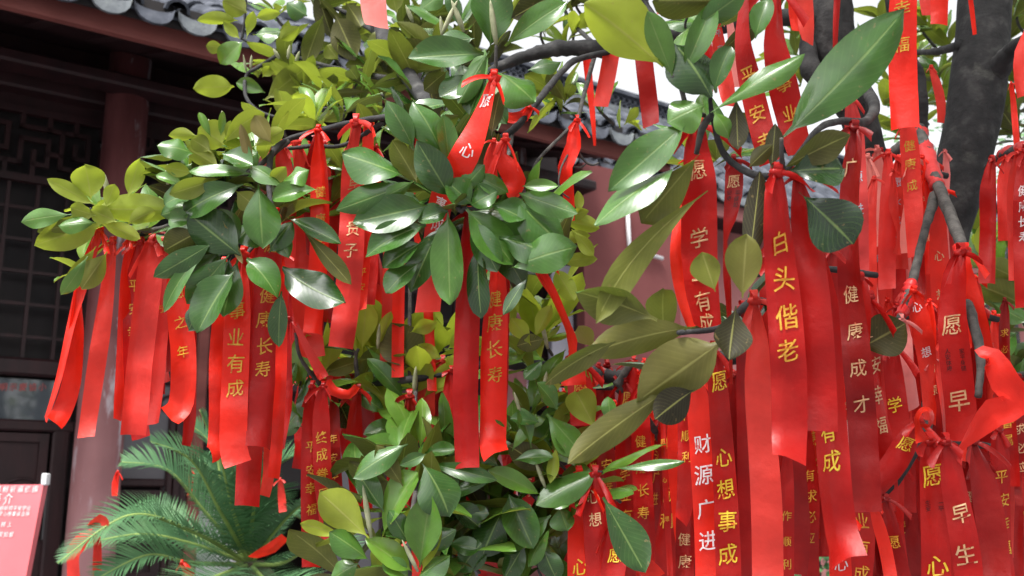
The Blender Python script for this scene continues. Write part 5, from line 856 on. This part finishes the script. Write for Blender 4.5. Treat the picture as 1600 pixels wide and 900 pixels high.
# bottom right
Rb([(1502, 395, 14), (1493, 430, 34), (1490, 500, 44), (1495, 580, 46), (1502, 650, 44), (1500, 690, 30)], 1.62, 'r', 'ribbon with pale 愿 and white 早 hanging from the grey branch', [('愿', 508), ('早', 626)], 'pale', 34, hand=(548, '家人平安身体健康'))
Rb([(1498, 695, 14), (1520, 672, 30), (1552, 645, 44), (1590, 630, 40), (1570, 596, 44), (1546, 562, 34), (1534, 560, 16)], 1.5, 'b', 'large open bow loop with a white character at the branch end', None, curl=0, knot=False, wsgn=1)
Rb([(1452, 690, 14), (1456, 715, 36), (1459, 780, 41), (1461, 850, 43), (1462, 915, 44)], 1.5, 'r', 'ribbon with yellow 愿 and yellow 心 under the rolled bow', [('愿', 743), ('心', 884)], 'yel', 36, hand=(785, '一生平安'))
Rb([(1478, 692, 12), (1487, 730, 32), (1501, 800, 40), (1511, 870, 42), (1515, 915, 42)], 1.47, 'r', 'ribbon with beige 早生 beside the yellow wish ribbon', [('早', 803), ('生', 868)], 'pale', 34)
Rb([(1520, 690, 14), (1535, 760, 36), (1548, 830, 42), (1556, 915, 44)], 1.56, 'd', 'plain deep red ribbon on the outer side of the 早生 ribbon')
Rb([(1384, 780, 10), (1392, 820, 22), (1402, 870, 26), (1412, 915, 28)], 1.52, 'd', 'dark slanting ribbon with gold 愿 near the bottom', [('愿', 846)], 'gold', 22)
Rb([(1436, 660, 14), (1418, 690, 34), (1400, 720, 38), (1378, 752, 36), (1352, 790, 26)], 1.54, 'r', 'ribbon pulled diagonally with yellow 愿 by the rolled bow', [('愿', 694)], 'yel', 26, curl=0)
Rb([(1362, 782, 8), (1372, 815, 18), (1384, 860, 20), (1394, 915, 20)], 1.5, 'b', 'slim bright ribbon slanting out at the bottom beside the flared end')
Rb([(1230, 690, 9), (1229, 760, 21), (1229, 840, 23), (1229, 915, 23)], 1.6, 'r', 'ribbon with gold 作顺利 beside the green gap', [('作', 806), ('顺', 846), ('利', 882)], 'gold', 17)
Rb([(1312, 800, 12), (1312, 850, 32), (1315, 915, 35)], 1.62, 'b', 'bright ribbon with white 心 under the flared shiny end', [('心', 881)], 'wht', 24)
Rb([(1372, 540, 8), (1373, 600, 19), (1377, 680, 22), (1379, 770, 22)], 1.62, 'o', 'worn ribbon with small pale 心平 behind the olive leaf', [('心', 620), ('平', 698), ('之', 735)], 'pale', 14)
Rb([(1566, 590, 9), (1571, 640, 25), (1576, 700, 27), (1580, 760, 26)], 1.9, 'r', 'ribbon with gold 眷属 below the olive leaf at the edge', [('成', 632), ('眷', 660), ('属', 688)], 'gold', 20)
Rb([(1592, 590, 9), (1592, 650, 22), (1596, 720, 24), (1600, 790, 24)], 1.9, 'd', 'ribbon with pale 有求必应 at the outermost edge', T('有求必应', 640, 30), 'pale', 17)
Rb([(1570, 470, 8), (1569, 510, 15), (1570, 560, 16), (1572, 615, 15)], 1.95, 'd', 'slim dark ribbon with gold 求必应 before the olive leaf', [('求', 520), ('必', 546), ('应', 570)], 'gold', 13)
Rb([(1550, 250, 10), (1545, 290, 22), (1543, 360, 24), (1543, 442, 22)], 1.9, 'r', 'red ribbon next to the trunk in the bunch on the outer branch')
Rb([(1575, 245, 12), (1572, 280, 26), (1574, 330, 28), (1573, 376, 26)], 1.94, 'p', 'short pinkish ribbon in the bunch on the outer branch')
Rb([(1592, 240, 12), (1588, 290, 26), (1590, 360, 28), (1592, 438, 27)], 1.88, 'p', 'long pinkish ribbon in the bunch on the outer branch')
Rb([(1604, 236, 12), (1600, 290, 28), (1600, 380, 30), (1602, 480, 28)], 1.86, 'r', 'ribbon with white 健康长寿 cut by the frame edge', [('健', 298), ('康', 322), ('长', 346), ('寿', 370)], 'wht', 18)
# top right
Rb([(1450, -40, 26), (1451, 0, 27), (1454, 24, 25)], 2.1, 'p', 'pinkish ribbon end at the top just beside the trunk', knot=False)
Rb([(1467, -40, 26), (1468, 0, 26), (1468, 38, 25)], 2.05, 'b', 'bright red ribbon end at the top touching the trunk', knot=False)
Rb([(1512, -30, 6), (1518, 10, 7), (1524, 54, 6)], 2.1, 'b', 'thin red strip hanging in front of the thick trunk', knot=False, curl=0)
Rb([(1255, -40, 22), (1257, 0, 25), (1260, 40, 24), (1263, 66, 16)], 2.05, 'p', 'faded ribbon end beside the forked grey limb at the top', knot=False)
Rb([(1240, -20, 16), (1242, 20, 18), (1246, 48, 14)], 2.1, 'b', 'small red ribbon end left of the forked grey limb', knot=False)
Rb([(1307, -40, 8), (1308, 0, 10), (1306, 50, 8), (1305, 90, 6)], 2.1, 'r', 'thin dark strip hanging down the front of the grey limb', knot=False, curl=0)
Rb([(1455, 105, 7), (1463, 130, 13), (1470, 160, 14), (1468, 192, 9)], 2.1, 'p', 'small pinkish ribbon between the happiness ribbon and the trunk', curl=0)
Rb([(1612, 40, 18), (1602, 80, 30), (1599, 120, 28), (1600, 150, 22)], 2.0, 'p', 'pinkish ribbon at the top corner by the side branch', knot=False)
Rb([(1580, 130, 6), (1585, 180, 9), (1590, 240, 9)], 2.15, 'b', 'thin red strip between trunk and the top corner')
Rb([(1328, 150, 12), (1332, 190, 24), (1336, 260, 30), (1340, 330, 32), (1342, 430, 30)], 1.75, 'o', 'worn dark ribbon with faded white marks beside the forked branch', T('财源进', 228, 50), 'lav', 20)
# pink mass by the trunk
Rb([(1388, 240, 10), (1388, 290, 22), (1386, 370, 26), (1386, 452, 25)], 1.95, 'p', 'plain faded ribbon with straight end at the middle of the pinkish cluster')
Rb([(1366, 280, 10), (1360, 330, 18), (1362, 400, 16), (1369, 480, 9), (1372, 565, 6)], 1.9, 'p', 'faded ribbon twisting to a thread beside the pinkish cluster')
Rb([(1404, 250, 10), (1400, 300, 22), (1402, 360, 25), (1408, 420, 22)], 1.98, 'p', 'faded ribbon with white marks in the pinkish cluster', T('愿永成功', 285, 30), 'lav', 16)
Rb([(1426, 250, 10), (1424, 310, 24), (1421, 360, 28), (1420, 394, 27)], 1.92, 'f', 'palest ribbon of the cluster with a straight cut end')
Rb([(1446, 250, 10), (1438, 300, 22), (1436, 360, 26), (1440, 440, 26), (1444, 500, 24)], 2.0, 'p', 'faded red ribbon next to the wrapped grey branch')
Rb([(1470, 300, 12), (1466, 350, 26), (1468, 420, 30), (1474, 500, 30), (1480, 580, 28)], 1.9, 'b', 'bright red ribbon behind the grey branch fork', T('心想', 400, 60), 'pale', 18)
Rb([(1508, 390, 12), (1502, 420, 30), (1510, 450, 34), (1526, 500, 30), (1540, 560, 24)], 1.66, 'b', 'crumpled bright ribbon sleeve around the hanging grey branch', curl=0)
Rb([(1428, 455, 14), (1432, 480, 26), (1442, 520, 30), (1450, 590, 26), (1452, 660, 22)], 1.74, 'b', 'bright ribbon with white marks below the short grey branch', T('心想', 480, 70), 'wht', 18)
Rb([(1408, 500, 14), (1410, 530, 28), (1416, 580, 24), (1428, 640, 20)], 1.7, 'f', 'pale crumpled ribbon at the tip of the short grey branch', curl=0)
Rb([(1395, 540, 12), (1392, 580, 34), (1398, 640, 40), (1408, 720, 40), (1412, 800, 38)], 1.68, 'r', 'ribbon with yellow 学 under the pale crumpled one', [('学', 633)], 'yel', 24)
Rb([(1455, 560, 10), (1458, 620, 20), (1462, 690, 20), (1466, 760, 18)], 1.75, 'r', 'narrow ribbon with faint pale 财源 before the stem', [('财', 575), ('源', 610)], 'pale', 16)
Rb([(1442, 690, 22), (1434, 668, 9), (1432, 652, 7), (1441, 640, 8), (1453, 641, 7), (1457, 654, 7), (1449, 666, 8), (1440, 662, 7)], 1.47, 'b', 'small rolled bow of red ribbon above the yellow wish character', knot=False, curl=0, step=4, flat=True)
# ribbons tied on the palm fronds
Rb([(148, 836, 8), (140, 834, 16), (128, 845, 24), (114, 862, 22), (113, 880, 18), (115, 915, 20)], 3.35, 'p', 'pinkish ribbon folded over an outer palm frond', knot=False, curl=0)
Rb([(150, 838, 10), (152, 850, 12), (152, 880, 14), (152, 915, 13)], 3.35, 'b', 'red ribbon hanging from the palm frond beside the folded one')
Rb([(142, 822, 14), (158, 814, 22), (170, 820, 14)], 3.35, 'p', 'short pink ribbon scrap on top of the palm frond', knot=False, curl=0)
Rb([(284, 880, 8), (290, 886, 12), (300, 905, 14)], 3.4, 'b', 'small red bow tied low in the middle of the palm')
Rb([(446, 840, 14), (425, 856, 18), (402, 868, 14), (392, 872, 8)], 3.5, 'b', 'red ribbon lying along a palm frond pointing up', knot=False, curl=0)
Rb([(438, 750, 6), (440, 775, 12), (442, 800, 12)], 3.6, 'p', 'small pinkish ribbon hanging on the tall palm frond beneath the long plain ribbon')
Rb([(184, 738, 6), (180, 755, 10), (178, 775, 8)], 3.75, 'b', 'tiny red ribbon on the palm frond tip by the pillar')
Rb([(298, 735, 5), (298, 755, 8), (297, 775, 8)], 4.1, 'b', 'tiny red ribbon on the curled palm frond tip by the doorway')

# the curtain of further ribbons behind, by zone
PH = ['平安幸福', '健康长寿', '学业有成', '心想事成', '财源广进', '工作顺利', '事业有成', '终成眷属', '有求必应']
ORD = 'first second third fourth fifth sixth seventh eighth ninth tenth eleventh twelfth thirteenth fourteenth fifteenth sixteenth seventeenth eighteenth nineteenth twentieth twenty-first twenty-second twenty-third twenty-fourth'.split()
TN = {'b': 'bright red', 'r': 'red', 'd': 'deep red', 'p': 'pinkish', 'f': 'pale pink', 'o': 'worn red'}
def fill(nm, frm, n, x0, x1, t0, t1, l0, l1, w0, w1, d0, d1, tones, ptext, seed, tc='gold'):
    rnd = random.Random(seed)
    for i in range(n):
        x = x0 + (x1 - x0) * (i + rnd.random()) / n; y = rnd.uniform(t0, t1); L = rnd.uniform(l0, l1); wd = rnd.uniform(w0, w1); d = rnd.uniform(d0, d1); sl = (x - 800) / 800 * .06 + rnd.uniform(-.04, .04)
        tw = rnd.random(); m1 = wd * (1 if tw < .4 else rnd.uniform(.2, .8)); m2 = wd * (1 if rnd.random() < .6 else rnd.uniform(.3, .8)); bx = rnd.uniform(-8, 8)
        pts = [(x, y, wd * .35), (x + sl * 35, y + 35, wd * .85), (x + sl * L * .45 + bx, y + L * .45, m1), (x + sl * L * .75 + rnd.uniform(-5, 5), y + L * .75, m2), (x + sl * L + rnd.uniform(-5, 5), y + L, wd * rnd.uniform(.8, 1))]
        tx = None
        if rnd.random() < ptext:
            ph = rnd.choice(PH); ty = y + rnd.uniform(50, max(60, L * .4)); tx = [(c, ty + k * wd * 1.15) for k, c in enumerate(ph) if ty + k * wd * 1.15 < y + L - 12] or None
        tn = rnd.choice(tones)
        lab = TN[tn] + (' printed' if tx else '') + ' ribbon, ' + ORD[i] + ' from ' + frm + ', ' + nm
        Rb(pts, d, tn, lab, tx, rnd.choice([tc, tc, 'pale']), wd * .72, curl=rnd.uniform(0, .02), group='ribbons ' + nm, step=24)
fill('clustered before the thick trunk', 'the dark fork', 20, 1345, 1480, 235, 300, 120, 260, 14, 26, 1.9, 2.2, 'ppbfro', .3, 11, 'lav')
fill('behind the hanging grey branches', 'the olive leaf', 24, 1370, 1560, 430, 560, 180, 330, 18, 32, 1.72, 2.1, 'rrbdp', .35, 12)
fill('low behind the rolled bow', 'the flared end', 20, 1340, 1570, 660, 740, 230, 300, 20, 38, 1.65, 1.95, 'rrdd', .3, 13)
fill('behind the wealth ribbon', 'the slim leaf', 24, 1040, 1350, 555, 640, 240, 360, 24, 36, 1.75, 2.15, 'rrdbd', .35, 14)
fill('behind the grow old together ribbon', 'its own near edge', 8, 1180, 1370, 380, 470, 200, 320, 34, 44, 1.5, 1.75, 'rdd', .2, 15)
fill('behind the twisted leaf', 'the glossy leaves', 17, 862, 1045, 565, 640, 200, 330, 22, 30, 2.05, 2.3, 'rrbd', .4, 16)
fill('shaded under the upper bough', 'the bough bend', 12, 440, 600, 225, 300, 200, 330, 22, 32, 2.05, 2.25, 'prbr', .25, 17)
fill('behind the lower yellow-green leaves', 'the palm side', 14, 470, 720, 540, 610, 120, 200, 22, 30, 2.1, 2.3, 'rrbd', .3, 18)
fill('behind the glossy lower leaves', 'the young leaves', 15, 600, 890, 650, 740, 140, 240, 22, 30, 2.0, 2.25, 'rrd', .4, 19)
fill('behind the bough tip bunch', 'the pillar', 7, 195, 300, 360, 385, 150, 260, 16, 24, 1.93, 2.0, 'rbp', .15, 20)
fill('in the lower outer bunch', 'the thick trunk', 9, 1535, 1600, 590, 650, 220, 320, 20, 28, 1.95, 2.2, 'rdr', .3, 22)
# twigs that carry the back rows
for pts in ([(1340, 250, 2.1, 4), (1400, 262, 2.08, 5), (1480, 275, 2.1, 5)], [(1365, 520, 1.95, 5), (1460, 480, 1.95, 6), (1560, 500, 1.95, 5)], [(1340, 700, 1.8, 5), (1450, 690, 1.8, 6), (1570, 700, 1.8, 5)], [(1180, 430, 1.62, 4), (1280, 420, 1.62, 5), (1370, 430, 1.65, 5)], [(860, 600, 2.15, 5), (950, 605, 2.15, 5), (1045, 600, 2.15, 6)], [(440, 262, 2.15, 4), (520, 258, 2.12, 5), (600, 255, 2.1, 5)], [(470, 580, 2.2, 4), (600, 575, 2.2, 4), (720, 575, 2.15, 5)], [(600, 700, 2.1, 4), (740, 690, 2.1, 5), (890, 690, 2.1, 5)], [(195, 370, 1.93, 3), (250, 368, 1.93, 3), (300, 385, 1.93, 3)], [(1040, 600, 1.95, 5), (1200, 590, 1.95, 6), (1350, 600, 1.95, 6)]):
    branch(pts, 'twig', 'bark', 7)
print('ribbons', NR[0])
bpy.context.view_layer.update()
